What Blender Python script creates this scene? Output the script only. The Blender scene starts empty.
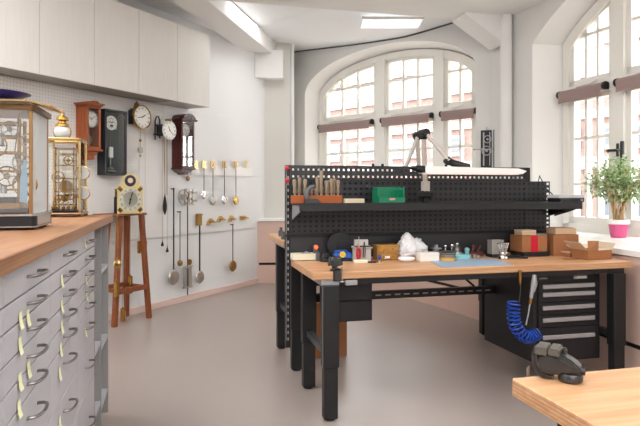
import bpy, bmesh, math, random
from mathutils import Vector, Matrix
random.seed(7)
R = math.radians
PI = math.pi
scene = bpy.context.scene
COL = scene.collection

# ------------------------------------------------------------------ survey of the room (photo measurements -> metres)
FPX, CX, HY, EYE, YAW = 581.0, 320.0, 190.0, 1.3, R(14)
FX, FY = math.sin(YAW), math.cos(YAW)
def ray(px):
    l = (px-CX)/FPX
    return FX+l*FY, FY-l*FX
def at_z(px, py, z):                  # point of a horizontal surface at height z
    d = (EYE-z)*FPX/(py-HY); r = ray(px)
    return Vector((r[0]*d, r[1]*d, z))
def on_plane(px, py, nx, ny, c):
    r = ray(px); d = c/(nx*r[0]+ny*r[1])
    return Vector((r[0]*d, r[1]*d, EYE-(py-HY)*d/FPX))
def at_y(px, py, Y): return on_plane(px, py, 0, 1, Y)
WA = R(42)
WU = (math.sin(WA), math.cos(WA)); WN = (-WU[1], WU[0]); WO = (1.07, 8.03)
WROT = math.atan2(WU[1], WU[0])
def on_wall(px, py, off):             # (s, z) on the left wall, off metres in front of it
    p = on_plane(px, py, WN[0], WN[1], WN[0]*WO[0]+WN[1]*WO[1]-off)
    return (p.x-WO[0])*WU[0]+(p.y-WO[1])*WU[1], p.z
def wall_loc(s, z=0.0, off=0.0):
    return (WO[0]+WU[0]*s-WN[0]*off, WO[1]+WU[1]*s-WN[1]*off, z)

# ------------------------------------------------------------------ materials
def srgb(c):
    if isinstance(c, str):
        c = tuple(int(c[i:i+2], 16)/255 for i in (0, 2, 4))
    return tuple((x/12.92 if x <= .04045 else ((x+.055)/1.055)**2.4) for x in c) + (1,)
MATS = {}
def mat(name, col, rough=.5, metal=0.0, bump=0.0, bscale=60, vary=0.0, vscale=4, spec=.5, emit=None, estr=0, coat=0, trans=0):
    if name in MATS: return MATS[name]
    m = bpy.data.materials.new(name); m.use_nodes = True
    nt = m.node_tree; b = nt.nodes['Principled BSDF']
    b.inputs['Base Color'].default_value = srgb(col)
    b.inputs['Roughness'].default_value = rough; b.inputs['Metallic'].default_value = metal
    b.inputs['Specular IOR Level'].default_value = spec
    b.inputs['Coat Weight'].default_value = coat
    b.inputs['Transmission Weight'].default_value = trans
    if emit: b.inputs['Emission Color'].default_value = srgb(emit); b.inputs['Emission Strength'].default_value = estr
    tc = nt.nodes.new('ShaderNodeTexCoord')
    if vary:
        n = nt.nodes.new('ShaderNodeTexNoise'); n.inputs['Scale'].default_value = vscale; n.inputs['Detail'].default_value = 4
        nt.links.new(tc.outputs['Object'], n.inputs['Vector'])
        mx = nt.nodes.new('ShaderNodeMix'); mx.data_type = 'RGBA'
        c = srgb(col)
        mx.inputs[6].default_value = tuple(x*(1-vary) for x in c[:3])+(1,)
        mx.inputs[7].default_value = tuple(min(1, x*(1+vary)) for x in c[:3])+(1,)
        nt.links.new(n.outputs['Fac'], mx.inputs[0]); nt.links.new(mx.outputs[2], b.inputs['Base Color'])
    if bump:
        n2 = nt.nodes.new('ShaderNodeTexNoise'); n2.inputs['Scale'].default_value = bscale
        nt.links.new(tc.outputs['Object'], n2.inputs['Vector'])
        bp = nt.nodes.new('ShaderNodeBump'); bp.inputs['Strength'].default_value = bump; bp.inputs['Distance'].default_value = .01
        nt.links.new(n2.outputs['Fac'], bp.inputs['Height']); nt.links.new(bp.outputs['Normal'], b.inputs['Normal'])
    MATS[name] = m
    return m
def wood(name, c1, c2, scale=(3, 60, 60), rough=.45, planks=0, layers=False):
    if name in MATS: return MATS[name]
    m = bpy.data.materials.new(name); m.use_nodes = True
    nt = m.node_tree; b = nt.nodes['Principled BSDF']; b.inputs['Roughness'].default_value = rough
    tc = nt.nodes.new('ShaderNodeTexCoord'); mp = nt.nodes.new('ShaderNodeMapping')
    mp.inputs['Scale'].default_value = scale
    nt.links.new(tc.outputs['Object'], mp.inputs['Vector'])
    n = nt.nodes.new('ShaderNodeTexNoise'); n.inputs['Scale'].default_value = 1.0; n.inputs['Detail'].default_value = 6; n.inputs['Distortion'].default_value = .6
    nt.links.new(mp.outputs['Vector'], n.inputs['Vector'])
    r = nt.nodes.new('ShaderNodeValToRGB')
    r.color_ramp.elements[0].position = .32; r.color_ramp.elements[0].color = srgb(c1)
    r.color_ramp.elements[1].position = .68; r.color_ramp.elements[1].color = srgb(c2)
    nt.links.new(n.outputs['Fac'], r.inputs['Fac'])
    nt.links.new(r.outputs['Color'], b.inputs['Base Color'])
    if layers:                       # plywood edge: thin darker glue lines seen on the sides only
        sp = nt.nodes.new('ShaderNodeSeparateXYZ'); nt.links.new(tc.outputs['Object'], sp.inputs[0])
        w = nt.nodes.new('ShaderNodeMath'); w.operation = 'MULTIPLY'; w.inputs[1].default_value = 700
        nt.links.new(sp.outputs['Z'], w.inputs[0])
        s = nt.nodes.new('ShaderNodeMath'); s.operation = 'SINE'; nt.links.new(w.outputs[0], s.inputs[0])
        g = nt.nodes.new('ShaderNodeMath'); g.operation = 'GREATER_THAN'; g.inputs[1].default_value = .55
        nt.links.new(s.outputs[0], g.inputs[0])
        ge = nt.nodes.new('ShaderNodeNewGeometry'); s2 = nt.nodes.new('ShaderNodeSeparateXYZ'); nt.links.new(ge.outputs['Normal'], s2.inputs[0])
        a = nt.nodes.new('ShaderNodeMath'); a.operation = 'ABSOLUTE'; nt.links.new(s2.outputs['Z'], a.inputs[0])
        l = nt.nodes.new('ShaderNodeMath'); l.operation = 'LESS_THAN'; l.inputs[1].default_value = .5; nt.links.new(a.outputs[0], l.inputs[0])
        mu = nt.nodes.new('ShaderNodeMath'); mu.operation = 'MULTIPLY'; nt.links.new(g.outputs[0], mu.inputs[0]); nt.links.new(l.outputs[0], mu.inputs[1])
        m2 = nt.nodes.new('ShaderNodeMath'); m2.operation = 'MULTIPLY'; m2.inputs[1].default_value = .38; nt.links.new(mu.outputs[0], m2.inputs[0])
        mx = nt.nodes.new('ShaderNodeMix'); mx.data_type = 'RGBA'
        nt.links.new(m2.outputs[0], mx.inputs[0]); nt.links.new(r.outputs['Color'], mx.inputs[6]); mx.inputs[7].default_value = srgb('6b4226')
        nt.links.new(mx.outputs[2], b.inputs['Base Color'])
    MATS[name] = m
    return m
def thin_glass(name, tint=(1, 1, 1), refl=.10, white_mix=0.0):
    if name in MATS: return MATS[name]
    m = bpy.data.materials.new(name); m.use_nodes = True
    nt = m.node_tree; nt.nodes.remove(nt.nodes['Principled BSDF']); out = nt.nodes['Material Output']
    t = nt.nodes.new('ShaderNodeBsdfTransparent'); t.inputs[0].default_value = tint+(1,)
    g = nt.nodes.new('ShaderNodeBsdfGlossy'); g.inputs['Roughness'].default_value = .03
    fr = nt.nodes.new('ShaderNodeFresnel'); fr.inputs['IOR'].default_value = 1.45
    ad = nt.nodes.new('ShaderNodeMath'); ad.operation = 'MULTIPLY_ADD'; ad.inputs[1].default_value = .3+refl*1.5; ad.inputs[2].default_value = refl*.3
    nt.links.new(fr.outputs[0], ad.inputs[0])
    mx = nt.nodes.new('ShaderNodeMixShader'); nt.links.new(ad.outputs[0], mx.inputs[0])
    nt.links.new(t.outputs[0], mx.inputs[1]); nt.links.new(g.outputs[0], mx.inputs[2])
    last = mx
    if white_mix:
        d = nt.nodes.new('ShaderNodeBsdfDiffuse'); d.inputs[0].default_value = (.9, .92, .92, 1)
        m3 = nt.nodes.new('ShaderNodeMixShader'); m3.inputs[0].default_value = white_mix
        nt.links.new(mx.outputs[0], m3.inputs[1]); nt.links.new(d.outputs[0], m3.inputs[2]); last = m3
    nt.links.new(last.outputs[0], out.inputs['Surface'])
    MATS[name] = m
    return m
def dotted(name, col, hole, pitch, rad, rough=.5):
    m = mat(name, col, rough)
    nt = m.node_tree; b = nt.nodes['Principled BSDF']
    tc = nt.nodes.new('ShaderNodeTexCoord'); sp = nt.nodes.new('ShaderNodeSeparateXYZ'); nt.links.new(tc.outputs['Object'], sp.inputs[0])
    def cell(sock):
        a = nt.nodes.new('ShaderNodeMath'); a.operation = 'DIVIDE'; a.inputs[1].default_value = pitch; nt.links.new(sock, a.inputs[0])
        f = nt.nodes.new('ShaderNodeMath'); f.operation = 'FRACT'; nt.links.new(a.outputs[0], f.inputs[0])
        s = nt.nodes.new('ShaderNodeMath'); s.operation = 'SUBTRACT'; s.inputs[1].default_value = .5; nt.links.new(f.outputs[0], s.inputs[0])
        p = nt.nodes.new('ShaderNodeMath'); p.operation = 'ABSOLUTE'; nt.links.new(s.outputs[0], p.inputs[0])
        return p.outputs[0]
    mxm = nt.nodes.new('ShaderNodeMath'); mxm.operation = 'MAXIMUM'
    nt.links.new(cell(sp.outputs['X']), mxm.inputs[0]); nt.links.new(cell(sp.outputs['Z']), mxm.inputs[1])
    l = nt.nodes.new('ShaderNodeMath'); l.operation = 'LESS_THAN'; l.inputs[1].default_value = rad; nt.links.new(mxm.outputs[0], l.inputs[0])
    mx = nt.nodes.new('ShaderNodeMix'); mx.data_type = 'RGBA'
    mx.inputs[6].default_value = srgb(col); mx.inputs[7].default_value = srgb(hole)
    nt.links.new(l.outputs[0], mx.inputs[0]); nt.links.new(mx.outputs[2], b.inputs['Base Color'])
    return m
def brick_mat(name, c1, c2, mortar):
    m = mat(name, c1, .9); nt = m.node_tree; b = nt.nodes['Principled BSDF']
    tc = nt.nodes.new('ShaderNodeTexCoord'); mp = nt.nodes.new('ShaderNodeMapping'); mp.inputs['Rotation'].default_value = (R(90), 0, 0)
    nt.links.new(tc.outputs['Object'], mp.inputs['Vector'])
    bk = nt.nodes.new('ShaderNodeTexBrick'); bk.inputs['Color1'].default_value = srgb(c1); bk.inputs['Color2'].default_value = srgb(c2); bk.inputs['Mortar'].default_value = srgb(mortar)
    bk.inputs['Scale'].default_value = 4.0; bk.inputs['Mortar Size'].default_value = .015
    nt.links.new(mp.outputs['Vector'], bk.inputs['Vector']); nt.links.new(bk.outputs['Color'], b.inputs['Base Color'])
    return m

M_wall = mat('wall_paint', 'e9e9e8', .7, bump=.03, bscale=90, vary=.015, vscale=1.5)
M_wallg = mat('wall_paint_grey', 'd9d6ce', .75, bump=.03, bscale=90, vary=.02, vscale=1.5)
M_facade_lit = mat('facade_paint_skylit', 'f6f4f0', .6)  # wall colour whitened on the reveals to paint in the sky light
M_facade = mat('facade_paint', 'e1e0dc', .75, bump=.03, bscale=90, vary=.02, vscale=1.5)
M_ceil = mat('ceiling_paint', 'f2f4f5', .8)
M_beam = mat('beam_paint', 'eae9e6', .75, bump=.05, bscale=40, vary=.02, vscale=3)
M_floor = mat('floor_lino', 'a1958e', .30, bump=.015, bscale=8, vary=.06, vscale=.8, spec=.45)
M_pink = mat('pink_panel', 'd6b6a7', .55, vary=.02, vscale=2)
M_pinkb = mat('pink_skirting', 'e3c8bd', .6)
M_white = mat('white_lacquer', 'f2f0ec', .35)
M_frame = mat('window_paint', 'efece4', .5)
M_dark = mat('shadow_gap', '2a2726', .8)
M_peg = dotted('white_perforated', 'e9e7e3', 'c4c2bd', .030, .16, .55)
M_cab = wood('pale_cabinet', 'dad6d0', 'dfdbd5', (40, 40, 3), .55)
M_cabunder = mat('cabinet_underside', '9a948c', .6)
M_counterwood = wood('counter_beech', '8f6040', 'a47853', (30, 2.2, 60), .42, layers=True)
M_benchwood = wood('bench_beech', 'bd8a61', 'd3a67d', (2.2, 34, 60), .4, layers=True)
M_drawer = mat('grey_drawer', 'bdbcc0', .45, vary=.01)
M_drawerside = mat('grey_carcass', '969492', .55)
M_steel = mat('brushed_steel', 'b5b3b0', .3, 1.0)
M_handle = mat('handle_steel', '8f8c89', .32, 1.0)
M_chrome = mat('chrome', 'd6d6d6', .12, 1.0)
M_silver = mat('silver_dull', 'b9b5ae', .42, 1.0, bump=.05, bscale=200)
M_black = mat('black_powder_coat', '131214', .48, bump=.03, bscale=300)
M_panel = mat('perforated_panel_coat', '2a292b', .36, bump=.02, bscale=300)
M_blackm = mat('black_matt', '0e0d0f', .6)
M_darkgrey = mat('dark_grey_metal', '3a393b', .4, .3)
M_iron = mat('vise_iron', '4b4a49', .38, .75, bump=.08, bscale=120, vary=.15, vscale=30)
M_alu = mat('aluminium_grey', 'a9a7a8', .45, .5)
M_brass = mat('brass', 'b98e4c', .27, 1.0, vary=.08, vscale=20)
M_gold = mat('polished_gold', 'cfae74', .2, 1.0)
M_oldbrass = mat('aged_brass', '9b7a45', .4, .9, vary=.2, vscale=40)
M_copper = mat('copper_brown', '8d6a4f', .35, .9)
M_orangewood = wood('cherry_wood', '7f3a15', 'a5541f', (60, 60, 4), .35)
M_mahog = wood('mahogany', '35110e', '5a201a', (60, 60, 4), .25)
M_blackwood = wood('black_wood', '17191c', '24262a', (60, 60, 4), .3)
M_standwood = wood('stand_wood', '733a1c', '94522a', (60, 60, 4), .45)
M_enamel = mat('enamel_dial', 'f1efe8', .3)
M_ink = mat('dial_ink', '191919', .6)
M_branddial = mat('gilt_dial', 'e2cf95', .4, .45, bump=.2, bscale=120, vary=.12, vscale=60)
M_silverdial = mat('silvered_ring', 'd9d6c6', .4, .5)
M_glass = thin_glass('window_glass')
M_caseglass = thin_glass('case_glass', (.97, .98, .98), .35)
M_clockglass = thin_glass('clock_glass', (.98, .99, .99), 0.0)
M_sheenglass = thin_glass('case_glass_painted_sheen', (.97, .98, .98), .3, .38)  # diffuse white mixed in to paint a bright reflection on the side glass
M_globe = thin_glass('globe_glass', (.97, .98, .98), .5, .5)
M_blind = mat('mauve_blind', '9c8580', .8, bump=.1, bscale=300)
M_blue = mat('blue_hose', '0d3f9e', .3)
M_bluebowl = mat('blue_lacquer', '3d3a9a', .3)
M_bluemotor = mat('blue_motor', '2a5aa8', .4)
M_yellow = mat('yellow_plastic', 'd8b43c', .4)
M_note = mat('note_paper', 'efeec0', .8)
M_green = mat('green_plastic', '0c7350', .35)
M_red = mat('red_plastic', 'b3202c', .35)
M_redtape = mat('red_tape', 'c3122e', .3)
M_led = mat('red_lamp', 'ff3a1a', .3, emit='ff3a14', estr=6)
M_card = mat('cardboard', '9d673f', .8, vary=.06, vscale=12)
M_cardlight = mat('cardboard_light', 'c9a888', .8, vary=.06, vscale=12)
M_cardin = mat('cardboard_inside', 'd9c3a8', .85)
M_cream = mat('cream_board', 'e3dcc2', .7)
M_stonebox = mat('beige_stone', 'cdbb9e', .7)
M_whitebox = mat('white_card', 'e8e2d8', .7)
M_bag = mat('white_plastic_bag', 'eceaea', .35, bump=.4, bscale=25, trans=.1)
M_mat = mat('light_blue_mat', '92a5b6', .55)
M_teal = mat('turquoise_tin', '86c0c4', .35)
M_tape = mat('honey_tape', 'c89a56', .45)
M_filewood = mat('orange_wood_block', '9c4d17', .5, vary=.1, vscale=30)
M_filehandle = mat('file_handle', '8d7a63', .5, vary=.2, vscale=40)
M_lampwhite = mat('lamp_white', 'b3a89f', .35)
M_lamphead = mat('lamp_head_white', 'efe9e2', .35)
M_pot = mat('pink_pot', 'd25585', .35)
M_soil = mat('soil', '4a3626', .95, bump=.5)
M_trunk = mat('plant_bark', 'b3906a', .8, vary=.2, vscale=30)
M_mesh = mat('grey_mesh_metal', 'aaa69f', .5, .4, bump=.5, bscale=400)
M_panel_light = mat('ceiling_lamp_diffuser', 'ffffff', .5, emit='ffffff', estr=.45)
M_brick = brick_mat('far_brick', '664e47', '5c453e', '6d615b')
M_stone = mat('far_stone', '7a7875', .8)
M_farwin = mat('far_window_glass', '37393e', .4)
M_farwhite = mat('far_white_paint', '7c7c7c', .7)
M_pave = mat('far_paving', 'aaa6a0', .9)
M_tag = mat('pale_blue_tag', 'a9d0ea', .5)
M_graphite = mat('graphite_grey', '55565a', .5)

def leafmat():
    m = mat('plant_leaf', '6f9a3e', .5); nt = m.node_tree; b = nt.nodes['Principled BSDF']
    g = nt.nodes.new('ShaderNodeNewGeometry'); r = nt.nodes.new('ShaderNodeValToRGB')
    r.color_ramp.elements[0].color = srgb('6b9a4c'); r.color_ramp.elements[1].color = srgb('d3deb2')
    nt.links.new(g.outputs['Random Per Island'], r.inputs[0]); nt.links.new(r.outputs[0], b.inputs['Base Color'])
    return m
M_leaf = leafmat()

# ------------------------------------------------------------------ mesh builder
class MB:
    def __init__(s): s.bm = bmesh.new()
    def box(s, c, d, rot=None, bev=0.0, seg=1):
        r = bmesh.ops.create_cube(s.bm, size=1.0); vs = r['verts']
        bmesh.ops.scale(s.bm, vec=d, verts=vs)
        if bev:
            es = list({e for v in vs for e in v.link_edges})
            rr = bmesh.ops.bevel(s.bm, geom=es, offset=min(bev, min(d)*.45), segments=seg, affect='EDGES', profile=.5)
            vs = list({v for f in rr['faces'] for v in f.verts} | {v for v in vs if v.is_valid})
        if rot is not None: bmesh.ops.rotate(s.bm, verts=vs, cent=(0, 0, 0), matrix=rot)
        bmesh.ops.translate(s.bm, vec=c, verts=vs)
        return s
    def b2(s, lo, hi, bev=0.0):
        return s.box([(a+b)/2 for a, b in zip(lo, hi)], [abs(b-a) for a, b in zip(lo, hi)], None, bev)
    def cyl(s, p0, p1, r0, r1=None, seg=16):
        p0, p1 = Vector(p0), Vector(p1); r1 = r0 if r1 is None else r1
        ax = p1-p0; L = ax.length
        r = bmesh.ops.create_cone(s.bm, cap_ends=True, segments=seg, radius1=r0, radius2=r1, depth=L)
        q = Vector((0, 0, 1)).rotation_difference(ax.normalized())
        bmesh.ops.rotate(s.bm, verts=r['verts'], cent=(0, 0, 0), matrix=q.to_matrix())
        bmesh.ops.translate(s.bm, vec=(p0+p1)/2, verts=r['verts'])
        return s
    def sphere(s, c, r, sc=(1, 1, 1), seg=16):
        o = bmesh.ops.create_uvsphere(s.bm, u_segments=seg, v_segments=max(6, seg//2), radius=r)
        bmesh.ops.scale(s.bm, vec=sc, verts=o['verts']); bmesh.ops.translate(s.bm, vec=c, verts=o['verts'])
        return s
    def tube(s, pts, r, seg=8, closed=False):
        pts = [Vector(p) for p in pts]; n = len(pts); rings = []
        rad = r if isinstance(r, (list, tuple)) else [r]*n
        up = None
        for i, p in enumerate(pts):
            a = pts[(i-1) % n] if (closed or i) else p
            b = pts[(i+1) % n] if (closed or i < n-1) else p
            t = (b-a).normalized()
            if up is None:
                up = Vector((0, 0, 1)) if abs(t.z) < .9 else Vector((1, 0, 0))
            x = t.cross(up)
            if x.length < 1e-6: x = t.cross(Vector((1, .3, .2)))
            x.normalize(); up = x.cross(t).normalized()
            rings.append([s.bm.verts.new(p+x*math.cos(2*PI*k/seg)*rad[i]+up*math.sin(2*PI*k/seg)*rad[i]) for k in range(seg)])
        for i in range(n if closed else n-1):
            A, B = rings[i], rings[(i+1) % n]
            for k in range(seg): s.bm.faces.new((A[k], A[(k+1) % seg], B[(k+1) % seg], B[k]))
        if not closed:
            s.bm.faces.new(rings[0]); s.bm.faces.new(rings[-1][::-1])
        return s
    def ring(s, c, rad, r, axis='y', seg=32, ts=8):
        pts = []
        for k in range(seg):
            a = 2*PI*k/seg; u, v = math.cos(a)*rad, math.sin(a)*rad
            pts.append(Vector(c)+Vector({'y': (u, 0, v), 'z': (u, v, 0), 'x': (0, u, v)}[axis]))
        return s.tube(pts, r, ts, True)
    def lathe(s, prof, c=(0, 0, 0), axis='z', seg=24):
        rings = []
        for (r, h) in prof:
            ring = []
            for k in range(seg):
                a = 2*PI*k/seg; u, v = math.cos(a)*r, math.sin(a)*r
                p = {'z': (u, v, h), 'y': (u, -h, v), 'x': (h, u, v)}[axis]
                ring.append(s.bm.verts.new(Vector(c)+Vector(p)))
            rings.append(ring)
        for A, B in zip(rings, rings[1:]):
            for k in range(seg): s.bm.faces.new((A[k], A[(k+1) % seg], B[(k+1) % seg], B[k]))
        s.bm.faces.new(rings[0][::-1]); s.bm.faces.new(rings[-1])
        return s
    def prism(s, poly, a0, a1, plane='xz'):
        def P(u, v, w): return {'xz': (u, w, v), 'yz': (w, u, v), 'xy': (u, v, w)}[plane]
        A = [s.bm.verts.new(P(u, v, a0)) for u, v in poly]; B = [s.bm.verts.new(P(u, v, a1)) for u, v in poly]
        n = len(poly)
        s.bm.faces.new(A); s.bm.faces.new(B[::-1])
        for i in range(n): s.bm.faces.new((A[i], B[i], B[(i+1) % n], A[(i+1) % n]))
        return s
    def face(s, pts):
        s.bm.faces.new([s.bm.verts.new(p) for p in pts]); return s
    def perforated(s, x0, x1, z0, z1, y, nx, nz, fx=.42, fz=.42, mx=.5, mz=.5):
        """thin sheet in x-z with nx by nz open square holes"""
        px, pz = (x1-x0)/nx, (z1-z0)/nz
        xs = [x0]; zs = [z0]
        for i in range(nx): c = x0+(i+.5)*px; xs += [c-px*fx/2, c+px*fx/2]
        for i in range(nz): c = z0+(i+.5)*pz; zs += [c-pz*fz/2, c+pz*fz/2]
        xs.append(x1); zs.append(z1)
        V = [[s.bm.verts.new((x, y, z)) for z in zs] for x in xs]
        for i in range(len(xs)-1):
            for j in range(len(zs)-1):
                if i % 2 == 1 and j % 2 == 1: continue
                s.bm.faces.new((V[i][j], V[i+1][j], V[i+1][j+1], V[i][j+1]))
        return s
    def xform(s, m): bmesh.ops.transform(s.bm, matrix=m, verts=s.bm.verts[:]); return s
    def build(s, name, m, parent=None, smooth=True, angle=35, keep_normals=False):
        bm = s.bm
        if not keep_normals: bmesh.ops.recalc_face_normals(bm, faces=bm.faces[:])
        if smooth:
            for f in bm.faces: f.smooth = True
            ca = R(angle)
            for e in bm.edges:
                e.smooth = not (len(e.link_faces) != 2 or e.calc_face_angle(0) > ca)
        me = bpy.data.meshes.new(name); bm.to_mesh(me); bm.free()
        me.materials.append(m)
        o = bpy.data.objects.new(name, me); COL.objects.link(o)
        if parent is not None: o.parent = parent
        return o
def tag(o, label=None, cat=None, group=None, kind=None):
    if label: o['label'] = label
    if cat: o['category'] = cat
    if group: o['group'] = group
    if kind: o['kind'] = kind
    return o
def thing(name, label, cat, loc=(0, 0, 0), rz=0, group=None, kind=None):
    o = bpy.data.objects.new(name, None); o.empty_display_size = .05; COL.objects.link(o)
    o.location = loc; o.rotation_euler = (0, 0, rz)
    return tag(o, label, cat, group, kind)
def struct(o, loc=None, rz=None):
    o['kind'] = 'structure'
    if loc is not None: o.location = loc
    if rz is not None: o.rotation_euler = (0, 0, rz)
    return o
def copy_tree(o, parent=None):
    c = o.copy(); COL.objects.link(c)
    if parent is not None: c.parent = parent
    for ch in list(o.children): copy_tree(ch, c)
    return c
def circle_pts(n, r, c=(0, 0)): return [(c[0]+r*math.cos(2*PI*k/n), c[1]+r*math.sin(2*PI*k/n)) for k in range(n)]

# text meshes for dials
_tm = {}
def text_mesh(t):
    if t not in _tm:
        cu = bpy.data.curves.new('txt', 'FONT'); cu.body = t; cu.align_x = 'CENTER'; cu.align_y = 'CENTER'; cu.size = 1; cu.resolution_u = 2
        ob = bpy.data.objects.new('txt', cu); COL.objects.link(ob)
        dg = bpy.context.evaluated_depsgraph_get(); me = bpy.data.meshes.new_from_object(ob.evaluated_get(dg))
        bpy.data.objects.remove(ob); bpy.data.curves.remove(cu); _tm[t] = me
    return _tm[t]
ROMAN = ['XII', 'I', 'II', 'III', 'IIII', 'V', 'VI', 'VII', 'VIII', 'IX', 'X', 'XI']
def numerals(r, size, y, c=(0, 0)):
    mb = MB()
    for k, t in enumerate(ROMAN):
        a = -2*PI*k/12
        start = len(mb.bm.verts)
        mb.bm.from_mesh(text_mesh(t)); mb.bm.verts.ensure_lookup_table()
        vs = mb.bm.verts[start:]
        m = Matrix.Translation((c[0]+math.sin(-a)*r, y, c[1]+math.cos(a)*r)) @ Matrix.Rotation(-a, 4, 'Y') @ Matrix.Rotation(PI/2, 4, 'X') @ Matrix.Diagonal((size*.8, size, size, 1))
        bmesh.ops.transform(mb.bm, matrix=m, verts=vs)
    return mb
def hand_mb(mb, c, ang, L, w, y):
    d = Vector((math.sin(ang), 0, math.cos(ang))); n = Vector((math.cos(ang), 0, -math.sin(ang)))
    p = Vector((c[0], y, c[1]))
    mb.face([p-d*L*.15-n*w*.5, p+n*w*.5-d*L*.15, p+d*L*.6+n*w, p+d*L, p+d*L*.6-n*w])
def dial(parent, c, r, y, face=M_enamel, rim=None, rom=True, h=10.2, mnt=10):
    d = MB().cyl((c[0], y, c[1]), (c[0], y-.006, c[1]), r, r, 40).build('dial', face, parent)
    if rim is not None: MB().ring((c[0], y-.006, c[1]), r*1.02, r*.055, 'y', 40).build('bezel', rim, d)
    if rom: n = numerals(r*.76, r*.30, y-.0075, c); n.ring((c[0], y-.0068, c[1]), r*.94, r*.012, 'y', 40, 4)
    else:
        n = MB()
        for k in range(12):
            a = 2*PI*k/12
            n.box((c[0]+math.sin(a)*r*.78, y-.007, c[1]+math.cos(a)*r*.78), (r*.07, .002, r*.2), Matrix.Rotation(a, 3, 'Y'))
    n.build('dial_markings', M_ink, d, smooth=False)
    hm = MB(); hand_mb(hm, c, 2*PI*h/12, r*.5, r*.05, y-.009); hand_mb(hm, c, 2*PI*mnt/60, r*.72, r*.035, y-.0095)
    hm.cyl((c[0], y-.006, c[1]), (c[0], y-.011, c[1]), r*.06, r*.06, 12)
    hm.build('hands', M_ink, d, smooth=False)
    return d

# ------------------------------------------------------------------ camera
cd = bpy.data.cameras.new('camera'); cam = bpy.data.objects.new('camera', cd); COL.objects.link(cam)
cam.location = (0, 0, EYE); cam.rotation_euler = (R(90), 0, -YAW)
cd.sensor_width = 36; cd.lens = FPX/640*36; cd.shift_y = -(213-HY)/640; cd.clip_start = .05; cd.clip_end = 200
scene.camera = cam
scene.view_settings.view_transform = 'Standard'
scene.view_settings.exposure = 0.26
try: scene.cycles.use_denoising = True
except Exception: pass
scene.cycles.max_bounces = 10; scene.cycles.transparent_max_bounces = 16
scene.cycles.sample_clamp_indirect = 6

# ------------------------------------------------------------------ room shell
GU = Vector((.5219, -.853, 0)).normalized(); GN = Vector((.853, .5219, 0)).normalized()
G0 = Vector((3.0, 7.32, 0))+GU*.085; GI = G0-GN*.3; GROT = math.atan2(GU.y, GU.x)
HU = Vector((.07, -.9976, 0)).normalized(); HN = Vector((.9976, .07, 0)).normalized()
H0 = Vector((3.925, 3.93, 0)); HI = H0-HN*.3; HROT = math.atan2(HU.y, HU.x)
ZC = 3.42
def ell(c, a, z0, rise):
    return lambda s: z0+rise*math.sqrt(max(0, 1-((s-c)/a)**2))
def seg(c, a, z0, rise):
    rr = (a*a+rise*rise)/(2*rise)
    return lambda s: z0+math.sqrt(max(0, rr*rr-(s-c)**2))-(rr-rise)
def outline(c, a, sill, f, n=36):
    pts = [(c-a, sill)]
    for k in range(n+1):
        t = -math.cos(PI*k/n); s = c+a*t; pts.append((s, f(s)))
    pts.append((c+a, sill))
    return pts
REV = []
def arched_wall(name, s0, s1, c, a_in, f_in, a_out, f_out, sill, zmax, depth, wall_t):
    mb = MB()
    oi = outline(c, a_in, sill, f_in); oo = outline(c, a_out, sill, f_out)
    def face_at(y, o):
        mb.face([(s0, y, 0), (o[0][0], y, 0), (o[0][0], y, zmax), (s0, y, zmax)])
        mb.face([(o[-1][0], y, 0), (s1, y, 0), (s1, y, zmax), (o[-1][0], y, zmax)])
        for p, q in zip(o[1:-1], o[2:-1]):
            if abs(q[0]-p[0]) < 1e-6: continue
            mb.face([(p[0], y, 0), (q[0], y, 0), (q[0], y, sill), (p[0], y, sill)])
            mb.face([(p[0], y, p[1]), (q[0], y, q[1]), (q[0], y, zmax), (p[0], y, zmax)])
    face_at(0, oi); face_at(wall_t, oo)
    rv = MB()
    for y0, y1, A, B in ((0, depth, oi, oo), (depth, wall_t, oo, oo)):
        n = len(A)
        for i in range(n):
            j = (i+1) % n
            rv.face([(A[i][0], y0, A[i][1]), (A[j][0], y0, A[j][1]), (B[j][0], y1, B[j][1]), (B[i][0], y1, B[i][1])])
    bmesh.ops.remove_doubles(mb.bm, verts=mb.bm.verts[:], dist=1e-5)
    bmesh.ops.remove_doubles(rv.bm, verts=rv.bm.verts[:], dist=1e-5)
    REV.append(rv.build('trim_%d' % (8+len(REV)), M_facade_lit, angle=25))
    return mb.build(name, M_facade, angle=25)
SILL = .9
LC, LA = -.28, 1.36
fL_out = ell(LC, LA, 2.70, .47); fL_in = ell(LC, 1.43, 2.72, .51)
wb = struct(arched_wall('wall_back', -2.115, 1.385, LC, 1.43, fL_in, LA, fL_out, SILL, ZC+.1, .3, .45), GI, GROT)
RC, RA = 0.0, 1.16
fR_out = seg(RC, RA, 2.76, .45); fR_in = seg(RC, 1.32, 2.79, .47)
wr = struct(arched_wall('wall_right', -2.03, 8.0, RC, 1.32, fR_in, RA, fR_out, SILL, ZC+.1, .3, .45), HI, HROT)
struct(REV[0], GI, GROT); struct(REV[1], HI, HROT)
# left wall and the closing walls of the workshop
P1 = (1.24, 8.28)
struct(MB().b2((-8.6, 0, 0), (.3, .25, ZC+.1)).build('wall_left', M_wall), (WO[0], WO[1], 0), WROT)
struct(MB().b2((-4.9, -4.3, 0), (-4.6, 2.0, ZC+.1)).build('wall_side', M_wall))
struct(MB().b2((-4.9, -4.6, 0), (4.6, -4.3, ZC+.1)).build('wall_rear', M_wall))
# corner pier where the diagonal beam lands
struct(MB().prism([(1.16, 8.22), (1.60, 8.17), (1.73, 8.95), (1.4, 9.0)], 0, ZC, 'xy').build('wall_corner', M_wallg))
struct(MB().cyl((1.635, 8.21, 0), (1.635, 8.21, ZC), .03).build('trim_1', M_wall))
# pier between the two windows with round pipe
pp = at_y(506, 100, 5.55)
struct(MB().cyl((pp.x, pp.y, 0), (pp.x, pp.y, ZC), .062, None, 24).build('trim_2', M_beam))

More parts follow.
